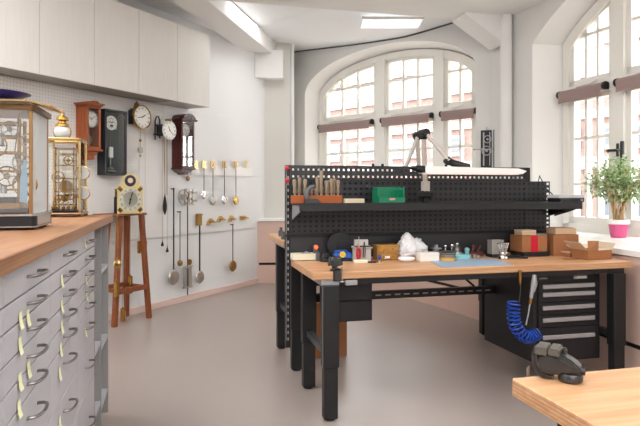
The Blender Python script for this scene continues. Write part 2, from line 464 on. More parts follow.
struct(MB().b2((-5, -4.6, -.12), (6, 10, 0)).build('floor', M_floor))
struct(MB().b2((-5, -4.6, ZC), (6, 10, ZC+.15)).build('ceiling', M_ceil))
# lower strip of ceiling over the left wall
lw0 = wall_loc(-8.6); lw1 = wall_loc(.2)
struct(MB().prism([(lw0[0], lw0[1]), (lw1[0], lw1[1]), (1.35, 8.1), (.18, 5.9), (-1.2, 3.0), (-4.6, 1.0)], 3.29, 3.40, 'xy').build('ceiling_side', M_ceil))
# diagonal beam and cross beam
def beam(name, a, b, w, z0, z1):
    a, b = Vector(a), Vector(b); d = b-a; ang = math.atan2(d.y, d.x)
    o = MB().b2((0, -w/2, z0), (d.length, w/2, z1), .008).build(name, M_beam)
    return struct(o, (a.x, a.y, 0), ang)
beam('trim_3', (1.29, 8.39), (-.76, 4.09), .36, 3.2, 3.415)
beam('trim_4', (-1.6, 5.25), (3.62, 5.28), 1.1, 3.17, 3.41)
# haunch of the cross beam at the pier, and bracket under the diagonal beam
hp = at_y(497, 47, 5.70); hq = at_y(458, 17, 5.70)
struct(MB().prism([(hp.x, hp.z), (hp.x, 3.2), (hq.x, 3.2), (hq.x, 3.15)], 5.55, 5.85, 'xz').build('trim_5', M_beam))
struct(MB().prism([(1.07, 8.02), (1.46, 7.98), (1.50, 8.20), (1.14, 8.22)], 2.86, 3.25, 'xy').build('trim_6', M_beam))
# dark strip painting in the shadow line along the ceiling edge
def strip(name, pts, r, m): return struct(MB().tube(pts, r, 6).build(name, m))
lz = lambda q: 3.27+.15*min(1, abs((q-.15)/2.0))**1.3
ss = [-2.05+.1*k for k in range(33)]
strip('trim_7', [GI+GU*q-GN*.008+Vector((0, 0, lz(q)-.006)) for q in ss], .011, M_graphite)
cv = MB(); cvv = []
for q in ss:
    a_ = GI+GU*q-GN*.004+Vector((0, 0, lz(q))); b_ = GI+GU*q-GN*1.25+Vector((0, 0, ZC-.004))
    cvv.append([cv.bm.verts.new(a_.lerp(b_, k/4)) for k in range(5)])
for A_, B_ in zip(cvv, cvv[1:]):
    for k in range(4): cv.bm.faces.new((A_[k], B_[k], B_[k+1], A_[k+1]))
struct(cv.build('ceiling_cove', M_ceil))
# skirting on the left wall
struct(MB().b2((-8.6, -.018, 0), (.12, -.001, .07), .003).build('baseboard_left', M_pinkb), (WO[0], WO[1], 0), WROT)

# flat luminaire in the ceiling
cl = on_plane(392, 23, 0, 0, 1) if False else None
cp = Vector((ray(391)[0]*6.9, ray(391)[1]*6.9, 3.30))
t = thing('ceiling_light', 'flat white square ceiling lamp set flush above the back window', 'ceiling light', (cp.x, cp.y, cp.z-.03), -YAW)
MB().b2((-.36, -.21, .0), (.36, -.195, .028)).b2((-.36, .195, .0), (.36, .21, .028)).b2((-.36, -.195, 0), (-.345, .195, .028)).b2((.345, -.195, 0), (.36, .195, .028)).build('lamp_frame', M_white, t)
MB().b2((-.345, -.195, .004), (.345, .195, .02)).build('diffuser', M_panel_light, t)

# ------------------------------------------------------------------ windows
def window(name, loc, rz, c, a, f, sill, mulls, cols, trans, blinds, rows_low):
    w = thing(name, None, None, loc, rz, kind='structure')
    N = 40
    def band(o1, o2, y0, y1):
        mb = MB(); n = len(o1)
        for i in range(n-1):
            A, B, C, D = o1[i], o1[i+1], o2[i+1], o2[i]
            for y in (y0, y1): mb.face([(A[0], y, A[1]), (B[0], y, B[1]), (C[0], y, C[1]), (D[0], y, D[1])])
            mb.face([(D[0], y0, D[1]), (C[0], y0, C[1]), (C[0], y1, C[1]), (D[0], y1, D[1])])
            mb.face([(A[0], y0, A[1]), (B[0], y0, B[1]), (B[0], y1, B[1]), (A[0], y1, A[1])])
        return mb
    wd = .085
    o1 = outline(c, a, sill, f, N)
    def shrink(k): return [(max(c-a+k, min(c+a-k, c+(s-c)*(a-k)/a)), z if i in (0, len(o1)-1) else max(z-k, sill)) for i, (s, z) in enumerate(o1)]
    fr = band(o1, shrink(wd), -.06, .06)
    fr.b2((c-a, -.06, sill), (c+a, .06, sill+.07))
    for (m, mw) in mulls: fr.b2((m-mw/2, -.075, sill), (m+mw/2, .06, f(m)-.02))
    fr.b2((c-a+.02, -.07, trans), (c+a-.02, .06, trans+.10))
    bmesh.ops.remove_doubles(fr.bm, verts=fr.bm.verts[:], dist=1e-5)
    fr.build('window_frame', M_frame, w, angle=25)
    edges = [c-a+wd]+[x for m, mw in mulls for x in (m-mw/2, m+mw/2)]+[c+a-wd]
    for i in range(0, len(edges), 2):
        e0, e1 = edges[i], edges[i+1]; st = .05; n = cols[i//2]
        # lower and upper casement of this bay, each with its glazing bars
        lo = MB()
        z0, z1 = sill+.07, trans
        lo.b2((e0, -.04, z0), (e0+st, .035, z1)).b2((e1-st, -.04, z0), (e1, .035, z1)).b2((e0, -.04, z0), (e1, .035, z0+.07)).b2((e0, -.04, z1-.05), (e1, .035, z1))
        for k in range(1, n):
            x = e0+st+(e1-e0-2*st)*k/n; lo.b2((x-.014, -.03, z0), (x+.014, .03, z1))
        for zz in rows_low: lo.b2((e0, -.03, zz-.014), (e1, .03, zz+.014))
        lo.build('casement', M_frame, w)
        up = MB(); z0 = trans+.10
        def ztop(x): return f(x)-wd+.01
        up.b2((e0, -.04, z0), (e1, .035, z0+.055))
        up.b2((e0, -.04, z0), (e0+st, .035, ztop(e0+.02))).b2((e1-st, -.04, z0), (e1, .035, ztop(e1-.02)))
        ns = 14
        for k in range(ns):
            xa, xb = e0+(e1-e0)*k/ns, e0+(e1-e0)*(k+1)/ns
            for y in (-.04, .035):
                up.face([(xa, y, ztop(xa)), (xb, y, ztop(xb)), (xb, y, ztop(xb)-.05), (xa, y, ztop(xa)-.05)])
            up.face([(xa, -.04, ztop(xa)-.05), (xb, -.04, ztop(xb)-.05), (xb, .035, ztop(xb)-.05), (xa, .035, ztop(xa)-.05)])
        for k in range(1, n):
            x = e0+st+(e1-e0-2*st)*k/n; up.b2((x-.014, -.03, z0), (x+.014, .03, ztop(x)-.02))
        for zz in (2.79,):
            xs = [e0+(e1-e0)*k/60 for k in range(61)]; xs = [x for x in xs if ztop(x) > zz+.03]
            if len(xs) > 2: up.b2((xs[0], -.03, zz-.014), (xs[-1], .03, zz+.014))
        up.build('casement', M_frame, w)
        MB().tube([(e0+.12, -.075, trans+.07), (e0+.16, -.10, trans+.075), (e1-.2, -.10, trans+.085), (e1-.15, -.075, trans+.11)], .008, 6).build('stay_bar', M_frame, w)
    g = MB(); o = shrink(.05); pts = o[1:-1]
    for p, q in zip(pts, pts[1:]):
        if abs(q[0]-p[0]) > 1e-6: g.face([(p[0], .0, sill+.05), (q[0], .0, sill+.05), (q[0], .0, q[1]), (p[0], .0, p[1])])
    bmesh.ops.remove_doubles(g.bm, verts=g.bm.verts[:], dist=1e-5)
    g.build('glass', M_glass, w)
    return w
w1 = window('window_1', G0, GROT, LC, LA, fL_out, SILL, [(-.455, .16), (.50, .13)], [3, 3, 2], 2.24, None, [1.40, 1.84])
w2 = window('window_2', H0, HROT, RC, RA, fR_out, SILL, [(-.46, .15), (.46, .15)], [3, 3, 3], 2.22, None, [1.36, 1.80])
hz = 1.62
MB().box((-.39, -.085, hz), (.03, .03, .22), None, .006).cyl((-.39, -.09, hz+.03), (-.39, -.13, hz+.03), .012).box((-.45, -.135, hz+.03), (.12, .02, .025), None, .006).box((-.39, -.135, hz+.03), (.025, .022, .12), None, .006).build('window_handle', M_black, w2)

def blind(org, rot, s0, s1, zt, label):
    loc = org+Matrix.Rotation(rot, 3, 'Z')@Vector(((s0+s1)/2, -.12, zt))
    t = thing('roller_blind', label, 'blind', loc, rot, 'rolled roller blinds on the window transoms')
    w = (s1-s0)/2
    MB().cyl((-w, 0, -.035), (w, 0, -.035), .034, None, 20).build('roller', M_blind, t)
    MB().b2((-w+.01, -.037, -.115), (w-.01, -.031, -.035)).b2((-w+.01, -.042, -.125), (w-.01, -.026, -.112), .003).build('fabric', M_blind, t)
    for sx in (-1, 1): MB().box((sx*(w+.012), .01, -.035), (.02, .07, .07), None, .01).cyl((sx*(w+.002), 0, -.035), (sx*(w+.022), 0, -.035), .038, None, 16).build('bracket', M_black, t)
blind(G0, GROT, -1.57, -.57, 2.285, 'rolled mauve blind at the left light of the back arched window')
blind(G0, GROT, -.37, .41, 2.285, 'rolled mauve blind at the middle light of the back arched window')
blind(G0, GROT, .575, 1.04, 2.285, 'rolled mauve blind at the narrow right light of the back window')
blind(H0, HROT, -1.12, -.56, 2.28, 'rolled mauve blind above the potted plant on the right window')
blind(H0, HROT, -.40, .38, 2.28, 'rolled mauve blind cut off by the right edge of the photo')

# ------------------------------------------------------------------ curved pink cabinet run under the windows
FR = [(1.02, 8.09), (1.42, 8.02), (1.75, 7.83), (2.08, 7.55), (2.41, 7.14), (2.64, 6.66), (2.80, 6.1), (2.90, 5.55), (2.955, 5.0), (2.96, 4.4), (2.955, 3.8), (2.94, 3.2), (2.92, 2.4), (2.92, -1.0)]
def smooth_line(pts, n=4):
    out = []
    for i in range(len(pts)-1):
        p0 = Vector(pts[max(i-1, 0)]); p1 = Vector(pts[i]); p2 = Vector(pts[i+1]); p3 = Vector(pts[min(i+2, len(pts)-1)])
        for k in range(n):
            t = k/n
            out.append(.5*((2*p1)+(-p0+p2)*t+(2*p0-5*p1+4*p2-p3)*t*t+(-p0+3*p1-3*p2+p3)*t**3))
    out.append(Vector(pts[-1])); return [(v.x, v.y) for v in out]
FL = smooth_line(FR)
def offset(line, d):
    out = []
    for i, p in enumerate(line):
        a = Vector(line[max(i-1, 0)]); b = Vector(line[min(i+1, len(line)-1)]); t = (b-a).normalized()
        out.append((p[0]-t.y*d, p[1]+t.x*d))        # positive d = away from the room
    return out
def curved(line, d0, d1, z0, z1):
    A, B = offset(line, d0), offset(line, d1); mb = MB(); n = len(A)
    va = [[mb.bm.verts.new((p[0], p[1], z)) for p in L] for L, z in ((A, z0), (A, z1), (B, z1), (B, z0))]
    for k in range(4):
        for i in range(n-1): mb.bm.faces.new((va[k][i], va[k][i+1], va[(k+1) % 4][i+1], va[(k+1) % 4][i]))
    mb.bm.faces.new([v[0] for v in va]); mb.bm.faces.new([v[-1] for v in va][::-1])
    return mb
t = thing('window_cabinet', 'long curved pink cabinet run with white top under the windows', 'cabinet', (2.4, 7.2, 0))
def to_local(mb): return mb.xform(Matrix.Translation((-2.4, -7.2, 0)))
to_local(curved(FL, 0, .02, .285, .855)).build('front_panel', M_pink, t)
to_local(curved(FL, .0, .02, .0, .25)).build('plinth_panel', M_pink, t)
to_local(curved(FL, .03, .05, .0, .86)).build('shadow_gap', M_dark, t)
# worktop reaches back to the walls
def back_pt(i):
    p = Vector((FL[i][0], FL[i][1], 0)); q = Vector((*offset(FL, 1)[i], 0)); d = (q-p)
    best = 9
    for o, n in ((GI, GN), (HI, HN)):
        den = d.dot(n)
        if den > .1:
            k = (o-p).dot(n)/den
            best = min(best, k)
    return p+d*max(.25, min(best-.004, 1.0))
tp = MB(); vt = []
for i in range(len(FL)):
    q = back_pt(i); f0 = offset(FL, -.015)[i]
    vt.append([tp.bm.verts.new(c) for c in ((f0[0], f0[1], .862), (f0[0], f0[1], .9), (q.x, q.y, .9), (q.x, q.y, .862))])
for A, B in zip(vt, vt[1:]):
    for k in range(4): tp.bm.faces.new((A[k], B[k], B[(k+1) % 4], A[(k+1) % 4]))
tp.bm.faces.new(vt[0]); tp.bm.faces.new(vt[-1][::-1])
to_local(tp).build('white_top', M_white, t)

# ------------------------------------------------------------------ pegboard and wall cabinets on the left wall
o = MB().b2((-6.2, -.02, .78), (-1.803, -.003, 2.24), .002).build('perforated_board', M_peg)
o.location = (WO[0], WO[1], 0); o.rotation_euler = (0, 0, WROT)
tag(o, 'large white perforated metal board behind the wall clocks', 'perforated board', kind='thing')
cuts = [-5.21, -4.66, -4.11, -3.57, -3.02, -2.48, -1.93, -1.39]
names = ['pale grey wall cabinet cut by the left edge of the photo', 'second pale grey wall cabinet from the left, above the brass globe clock',
         'middle pale grey wall cabinet, above the black framed wall clock', 'pale grey wall cabinet above the round brass dial clock', 'last pale grey wall cabinet at the far end above the mahogany clock']
cuts = cuts[2:]
for i in range(len(cuts)-1):
    a, b = cuts[i], cuts[i+1]
    t = thing('wall_cabinet', names[i], 'wall cabinet', wall_loc((a+b)/2, 2.25), WROT, 'handleless wall cabinets in a row')
    w = (b-a)/2
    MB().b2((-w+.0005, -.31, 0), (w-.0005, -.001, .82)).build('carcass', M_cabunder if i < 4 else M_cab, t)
    MB().b2((-w+.0022, -.33, -.004), (w-.0022, -.311, .822), .0015).build('door', M_cab, t)

o = MB().b2((-1.80, -.02, .78), (-.07, -.003, 2.24), .002).build('plain_wall_board', M_wall)
o.location = (WO[0], WO[1], 0); o.rotation_euler = (0, 0, WROT)
tag(o, 'smooth white wall board behind the rows of pendulums', 'wall board', kind='thing')
# ------------------------------------------------------------------ left counter: drawer cabinets, shelf unit, worktop
CXF = -.352
t = MB().b2((-1.15, .35, 1.118), (-.35, 3.545, 1.158), .003).build('counter_top', M_counterwood)
tag(t, 'long beech worktop lying on the grey drawer cabinets at left', 'worktop')
ROWS = [1.116, 1.036, .975, .902, .833, .762, .595, .43, .09]
rown = ['top', 'second', 'third', 'fourth', 'fifth', 'sixth', 'seventh', 'lowest']
def handle_bow():
    pts = []
    for k in range(13):
        a = PI*k/12
        pts.append((.003+.031*math.sin(a)**.6, -.058*math.cos(a), .003*math.sin(a)))
    return MB().tube([(.0, -.058, -.002)]+pts+[(.0, .058, -.002)], .0046, 8)
colnames = ['grey drawer cabinet cut by the left edge of the photo', 'grey drawer cabinet under the large glass clock, with paired yellow notes',
            'middle grey drawer cabinet with notes along its left side', 'grey drawer cabinet next to the open shelf end']
proto = None
for ci in range(4):
    y0 = .93+.5*ci
    if proto is None:
        t = thing('drawer_cabinet', colnames[ci], 'drawer cabinet', (CXF-.02, y0+.25, 0), 0, 'grey drawer cabinets under the counter')
        MB().b2((-.76, -.249, .05), (-.02, .249, 1.117)).build('carcass', M_drawerside, t)
        MB().b2((-.70, -.249, 0), (-.05, .249, .05)).build('plinth', M_blackm, t)
        for r in range(8):
            zt, zb = ROWS[r]-.0025, ROWS[r+1]+.0025
            d = MB().b2((-.019, -.2475, zb), (0, .2475, zt), .0012).build('drawer', M_drawer, t)
            h = handle_bow().build('handle', M_handle, d); h.location = (0, .02, (zt+zb)/2+(.0 if r < 5 else .03))
        proto = t
    else:
        t = copy_tree(proto); t.location = (CXF-.02, y0+.25, 0); t['label'] = colnames[ci]
t = thing('shelf_unit', 'open grey shelf unit at the far end of the counter', 'shelf unit', (CXF-.02, 2.94, 0))
MB().b2((-.74, -.005, .03), (0, .012, 1.117)).b2((-.74, .25, .03), (0, .268, 1.117)).b2((-.74, .57, .03), (.0, .59, 1.117)).b2((-.76, -.005, .03), (-.74, .59, 1.117)).build('carcass', M_drawerside, t)
for y0, y1, zz in ((.012, .25, .50), (.012, .25, .19), (.268, .57, .86), (.268, .57, .46), (.268, .57, .15)):
    MB().b2((-.74, y0+.001, zz), (-.002, y1-.001, zz+.02)).build('shelf', M_drawer, t)
MB().b2((-.7, 0, 0), (-.05, .58, .03)).build('plinth', M_blackm, t)
notes = [(84.5, 243), (19.5, 320.5), (27, 318), (61, 281), (61, 306.5), (85.5, 280), (86, 296), (61, 327), (19, 346), (60, 350), (85, 332), (19, 382), (27.6, 369.5), (59, 374), (18, 409), (59, 423)]
seen = {}
cn = ['cabinet at the photo edge', 'cabinet with paired notes', 'middle drawer cabinet', 'drawer cabinet beside the open shelves']
pn = None; plist = []
for px, py in notes:
    p = on_plane(px, py, 1, 0, CXF-.02)
    row = max(i for i in range(8) if ROWS[i] > p.z); c = min(3, max(0, int((p.y-.93)/.5)))
    plist.append((p, row, c))
for k, (p, row, c) in enumerate(plist):
    mates = [q for q in plist if q[1] == row and q[2] == c]
    lab = 'pale yellow sticky note on %s drawer of %s' % (rown[row], cn[c])
    if len(mates) > 1:
        rank = sorted(mates, key=lambda q: (q[0].y, -q[0].z)).index((p, row, c))
        lab = 'pale yellow note, %s one of %d, on %s drawer of %s' % (['left', 'right', 'outer'][rank], len(mates), rown[row], cn[c])
    if pn is None:
        g = MB()
        prof = [(0.001, .021), (.0012, .008), (.003, -.008), (.007, -.021)]
        for (xa, za), (xb, zb) in zip(prof, prof[1:]): g.face([(xa, -.015, za), (xa, .015, za), (xb, .015, zb), (xb, -.015, zb)])
        bmesh.ops.remove_doubles(g.bm, verts=g.bm.verts[:], dist=1e-6)
        o = g.build('sticky_note', M_note); pn = o
    else: o = pn.copy(); COL.objects.link(o)
    o.location = p+Vector((.0012, 0, 0)); tag(o, lab, 'sticky note', 'yellow sticky notes on the drawers')

# ------------------------------------------------------------------ clocks on the counter
ZT = 1.158
t = thing('glass_case_clock', 'large skeleton clock in a glass case with black plinth on the counter', 'clock', (-.645, 2.38, ZT))
W2, D2, ch = .155, .135, .0
def oct_poly(w, d, c): return [(-w+c, -d), (w-c, -d), (w, -d+c), (w, d-c), (w-c, d), (-w+c, d), (-w, d-c), (-w, -d+c)]
MB().prism(oct_poly(.165, .145, .012), .012, .05, 'xy').build('plinth', M_blackm, t)
MB().prism(oct_poly(.168, .148, .012), .05, .057, 'xy').prism(oct_poly(.168, .148, .012), .010, .014, 'xy').build('plinth_moulding', M_steel, t)
MB().b2((.1655, -.11, .016), (.1665, .11, .049)).build('plinth_plate', M_silver, t)
ft = MB()
for sx in (-1, 1):
    for sy in (-1, 1): ft.lathe([(.012, 0), (.016, .004), (.010, .011)], (sx*.14, sy*.115, 0), seg=14)
ft.build('feet', M_copper, t)
for sx in (-1, 1):
    for sy in (-1, 1):
        MB().b2((sx*.148-.006, sy*.128-.006, .057), (sx*.148+.006, sy*.128+.006, .425), .001).build('corner_post', mat('bronze_post', 'a07a50', .28, .9), t)
tb = MB().prism(oct_poly(.165, .145, .012), .425, .4445, 'xy'); tb.build('top_frame', mat('dark_bronze', '6a4f33', .35, .9), t)
MB().b2((-.14, -.131, .06), (.14, -.129, .424)).build('glass_pane', M_caseglass, t)
tag(MB().b2((.150, -.12, .06), (.152, .12, .424)).build('glass_pane', M_sheenglass, t), 'bright reflecting side glass')
# movement
mv = MB().b2((-.10, -.06, .12), (-.09, -.05, .42)).b2((.045, -.06, .09), (.055, -.05, .42)).b2((-.10, .02, .12), (-.09, .03, .42)).b2((.045, .02, .09), (.055, .03, .42))
for zz in (.15, .22, .29, .35, .40): mv.b2((-.10, -.058, zz), (.055, -.05, zz+.008)).b2((-.10, .022, zz), (.055, .03, zz+.008)).b2((.046, -.05, zz), (.054, .03, zz+.006))
mv.xform(Matrix.Translation((.035, 0, -.006)) @ Matrix.Diagonal((1.15, 1, .97, 1)))
mv.b2((-.12, -.09, .058), (.10, .09, .095)); mv.build('movement_frame', M_brass, t)
MB().b2((-.125, -.10, .058), (.11, .10, .075)).b2((-.1, -.085, .095), (.085, .08, .115)).build('movement_base', M_blackm, t)
for (x, y, z, r) in ((.01, -.07, .20, .035), (.06, -.075, .25, .03), (-.03, -.07, .31, .04), (.02, -.07, .37, .028), (.07, -.07, .17, .04), (-.06, -.07, .17, .03), (.08, -.06, .33, .025)):
    x += .045; z -= .008
    g = MB().ring((x, y, z), r, .003, 'y', 28).ring((x, y, z), r*.25, .003, 'y', 14)
    for k in range(5):
        a = 2*PI*k/5; g.tube([(x, y, z), (x+r*math.cos(a), y, z+r*math.sin(a))], .0018, 6)
    g.build('gear_wheel', M_brass if r > .03 else M_steel, t)
for (x, y, z, h) in ((.03, -.05, .30, .05), (-.02, -.05, .24, .04), (.04, -.055, .13, .03)):
    MB().cyl((x, y, z), (x, y, z+h), .012, None, 14).build('drum', M_chrome, t)
MB().tube([(-.02, -.08, .42), (.0, -.085, .30), (.03, -.085, .22), (.0, -.085, .14)], .0022, 6).tube([(.1, -.08, .42), (.085, -.085, .28), (.1, -.085, .2)], .0022, 6).build('chain', M_gold, t)
# strip of pendant cranks seen in the side glass
for yy in (-.06, .04): MB().cyl((.135, yy, .11), (.135, yy, .27), .0025).sphere((.135, yy, .10), .012).b2((.128, yy-.012, .26), (.142, yy+.012, .285)).build('fusee_rod', M_gold, t)
tg = MB().prism([(.108, .10), (.132, .095), (.134, .18), (.128, .25), (.121, .25), (.110, .18)], -.115, -.112, 'xz'); tag(tg.build('tag_ribbon', M_tag, t), 'pale blue ribbon tag behind the glass')

o = MB()
for (a, b, c, d) in (((-.25, -.15, .0), (.10, -.16, .0), (.10, .16, .012), (-.25, .16, .012)), ((.10, -.16, 0), (.17, -.09, -.006), (.195, .03, -.018), (.10, .16, .012))):
    o.face([a, b, c, d])
    o.face([(p[0], p[1], p[2]+.006) for p in (a, b, c, d)])
    for p, q in ((a, b), (b, c), (c, d), (d, a)): o.face([p, q, (q[0], q[1], q[2]+.006), (p[0], p[1], p[2]+.006)])
o = o.build('brass_sheet', M_gold, smooth=False); o.location = (-.605, 2.36, ZT+.4495)
tag(o, 'folded gold metal sheet lying on top of the large glass case clock', 'metal sheet')
o = MB().lathe([(.03, 0), (.06, .002), (.10, .014), (.13, .030), (.125, .030), (.095, .018), (.05, .007), (.02, .005)], seg=36).build('blue_bowl', M_bluebowl)
o.location = (-.645, 2.33, ZT+.470); o.scale = (1, 1, .75); tag(o, 'shallow blue violet bowl lying on the gold sheet', 'bowl')

t = thing('brass_skeleton_clock', 'smaller brass framed glass clock with globe on top, far end of counter', 'clock', (-.572, 3.385, ZT))
MB().b2((-.098, -.122, .010), (.098, .122, .022), .004).build('base_plate', M_copper, t)
ft = MB()
for sx in (-1, 1):
    for sy in (-1, 1): ft.lathe([(.010, 0), (.013, .004), (.008, .011)], (sx*.085, sy*.105, 0), seg=14)
ft.build('feet', M_brass, t)
MB().b2((-.07, -.10, .022), (.07, .10, .034)).build('inner_base', M_blackm, t)
for sx in (-1, 1):
    for sy in (-1, 1): MB().cyl((sx*.084, sy*.11, .022), (sx*.084, sy*.11, .40), .006, None, 12).build('corner_post', M_gold, t)
MB().b2((-.094, -.12, .40), (.094, -.104, .415), .002).b2((-.094, .104, .40), (.094, .12, .415), .002).b2((-.094, -.12, .40), (-.078, .12, .415), .002).b2((.078, -.12, .40), (.094, .12, .415), .002).b2((-.09, -.114, .385), (.09, -.108, .392)).build('top_frame', M_gold, t)
MB().b2((-.078, -.112, .03), (.078, -.110, .40)).build('glass_pane', M_caseglass, t)
MB().b2((.082, -.10, .03), (.084, .10, .40)).build('glass_pane', M_caseglass, t)
mv = MB()
for sx in (-.045, .045): mv.b2((sx-.004, -.05, .034), (sx+.004, -.04, .37)).b2((sx-.004, .03, .034), (sx+.004, .04, .37))
for zz in (.06, .13, .20, .27, .33, .36): mv.b2((-.05, -.05, zz), (.05, -.042, zz+.007)).b2((-.05, .032, zz), (.05, .04, zz+.007))
mv.build('movement_frame', M_gold, t)
MB().cyl((0, -.02, .16), (0, .02, .16), .035, None, 24).cyl((-.0, -.05, .10), (0, -.02, .10), .02).build('drum', M_oldbrass, t)
MB().b2((-.03, -.02, .25), (.03, -.015, .31)).b2((-.02, -.02, .20), (.025, -.016, .235)).build('enamel_plate', M_enamel, t)
for k, (x, z, r) in enumerate(((-.03, .21, .03), (.03, .12, .028), (-.025, .09, .025), (.02, .30, .022))): MB().ring((x, -.06, z), r, .0028, 'y', 24).ring((x, -.06, z), r*.3, .003, 'y', 12).cyl((x-r, -.06, z), (x+r, -.06, z), .002).cyl((x, -.06, z-r), (x, -.06, z+r), .002).build('gear_wheel', M_brass, t)
for x in (-.05, -.025, .0, .025, .05): MB().lathe([(.002, 0), (.009, .006), (.010, .02), (.004, .028), (.003, .045)], (x, -.085, .034), seg=12).build('finial_bell', M_gold, t)
MB().sphere((-.02, 0, .455), .042, (1, 1, .95), 24).build('globe', M_globe, t)
MB().lathe([(.03, .415), (.032, .422), (.02, .43)], (-.02, 0, 0)).ring((-.02, 0, .455), .044, .003, 'y', 28).lathe([(.036, .485), (.034, .497), (.022, .503), (.018, .515), (.032, .520), (.030, .532), (.012, .545), (.004, .57), (.001, .578)], (-.02, 0, 0)).build('crown', M_brass, t)
for (y, z, r) in ((.03, .235, .036), (.05, .125, .034)):
    c = (.082, y-.03, z)
    f = MB().lathe([(r*.96, -.004), (r*.96, .004)], c, 'y', 30).build('side_dial', M_globe, t)
    MB().ring(c, r, .004, 'y', 30).cyl((.07, y-.03, z), (.10, y-.03, z), .004).build('bezel', M_gold, f)

# ------------------------------------------------------------------ wall clocks
def case_clock(name, label, pxl, pxr, yt, yb, depth, m, dial_y, dial_r, inner, style, dial_face=M_enamel):
    off = .021+depth
    pm = (pxl+pxr)/2
    sl, _ = on_wall(pxl, yt, off); sr, _ = on_wall(pxr, yt, off)
    sm, zt = on_wall(pm, yt, off); _, zb = on_wall(pm, yb, off); _, zd = on_wall(pm, dial_y, off)
    w = (sr-sl)/2; h = zt-zb; s0 = (sl+sr)/2; zd -= zb
    t = thing(name, label, 'wall clock', wall_loc(s0, zb, .0211), WROT)
    sw = .022
    MB().b2((-w, -.012, 0), (w, 0, h)).b2((-w, -depth+.02, 0), (-w+.012, -.012, h)).b2((w-.012, -depth+.02, 0), (w, -.012, h)).b2((-w, -depth+.02, 0), (w, -.012, .012)).b2((-w, -depth+.02, h-.012), (w, -.012, h)).build('case', m, t)
    MB().b2((-w+.012, -.018, .012), (w-.012, -.0125, h-.012)).build('back_lining', inner, t)
    d = MB().b2((-w, -depth, 0), (-w+sw, -depth+.0195, h), .002).b2((w-sw, -depth, 0), (w, -depth+.0195, h), .002).b2((-w, -depth, 0), (w, -depth+.0195, sw), .002).b2((-w, -depth, h-sw), (w, -depth+.0195, h), .002).build('door', m, t)
    MB().b2((-w+sw, -depth+.008, sw), (w-sw, -depth+.010, h-sw)).build('glass_pane', M_clockglass, d)
    return t, w, h, zd
t, w, h, zd = case_clock('regulator_clock', 'orange cherry wood wall clock with moulded top and pointed base', 87, 101, 106, 149, .15, M_orangewood, 119, 0, M_mahog, 0)
MB().b2((-w-.012, -.165, h), (w+.012, 0, h+.016), .004).prism([(-w-.025, h+.016), (w+.025, h+.016), (w+.025, h+.028), (w*.6, h+.030), (w*.3, h+.046), (-w*.3, h+.046), (-w*.6, h+.030), (-w-.025, h+.028)], -.172, 0, 'xz').build('cornice', M_orangewood, t)
MB().b2((-w-.014, -.165, -.02), (w+.014, 0, 0), .004).prism([(-w+.01, -.02), (w-.01, -.02), (w*.55, -.05), (w*.3, -.062), (.02, -.10), (-.02, -.10), (-w*.3, -.062), (-w*.55, -.05)], -.13, -.0, 'xz').build('base_bracket', M_orangewood, t)
dial(t, (0, zd), .075, -.11, M_enamel, M_silver, True, 10.2, 8)
MB().b2((-.055, -.03, .03), (.055, -.024, zd-.06)).build('backplate', M_silver, t)
MB().cyl((0, -.07, zd-.08), (0, -.07, .10), .004).cyl((0, -.075, .09), (0, -.06, .09), .045, None, 28).build('pendulum', M_silver, t)

t, w, h, zd = case_clock('regulator_clock', 'tall black framed wall clock with glass front and white dial', 105.2, 127, 110, 175.3, .11, M_blackwood, 123, 0, mat('dark_green_lining', '15302f', .5), 0)
d = MB().cyl((-.03, -.07, zd), (-.03, -.076, zd), .070, None, 36).build('dial', M_enamel, t)
nn_ = MB()
for k in range(12):
    a = 2*PI*k/12; nn_.box((-.03+math.sin(a)*.05, -.0775, zd+math.cos(a)*.05), (.004, .002, .010), Matrix.Rotation(a, 3, 'Y'))
nn_.ring((-.03, -.077, zd+.025), .018, .0015, 'y', 20, 4); hand_mb(nn_, (-.03, zd), 4.9, .05, .004, -.08); hand_mb(nn_, (-.03, zd), 1.2, .04, .004, -.08)
nn_.box((-.03, -.078, zd-.028), (.035, .003, .022)).build('dial_markings', M_ink, d, smooth=False)
MB().b2((.045, -.05, zd-.06), (.06, -.04, zd+.03)).build('barometer_tube', M_silver, t)
MB().cyl((-.03, -.06, zd-.06), (-.03, -.06, .26), .0035).build('pendulum_rod', M_copper, t)
bob = MB().b2((-.056, -.075, .17), (-.004, -.05, .28), .004).cyl((-.03, -.062, .17), (-.03, -.062, .10), .006).build('pendulum_bob', M_silver, t)
MB().b2((-.052, -.0765, .175), (-.008, -.0755, .275)).build('bob_plate', M_enamel, bob)
MB().lathe([(.03, 0), (.034, .012), (.012, .02), (.004, .035)], (-.03, -.06, .06), seg=20).b2((-.075, -.08, .04), (.02, -.05, .048)).build('beat_scale', M_silver, t)

t, w, h, zd = case_clock('regulator_clock', 'dark mahogany wall clock with arched hood and carved base', 182, 194.5, 121, 168, .15, M_mahog, 130, 0, mat('pale_lining', 'b9b2aa', .5), 0)
arc = [(-w-.02, h), (w+.02, h), (w+.02, h+.02)]+[(w*1.0*math.cos(PI*k/14), h+.02+.062*math.sin(PI*k/14)) for k in range(15)]+[(-w-.02, h+.02)]
MB().prism(arc, -.172, 0, 'xz').b2((-w-.028, -.18, h+.012), (w+.028, 0, h+.022), .003).build('hood', M_mahog, t)
MB().b2((-w-.016, -.165, -.018), (w+.016, 0, 0), .004).prism([(-w, -.018), (w, -.018), (w*.6, -.045), (w*.25, -.055), (0, -.075), (-w*.25, -.055), (-w*.6, -.045)], -.13, 0, 'xz').build('base_bracket', M_mahog, t)
dial(t, (0, zd), .07, -.10, M_enamel, M_silver, False, 11, 25)
MB().b2((-.035, -.06, .05), (.035, -.05, zd-.10)).build('weight_shell', M_chrome, t)
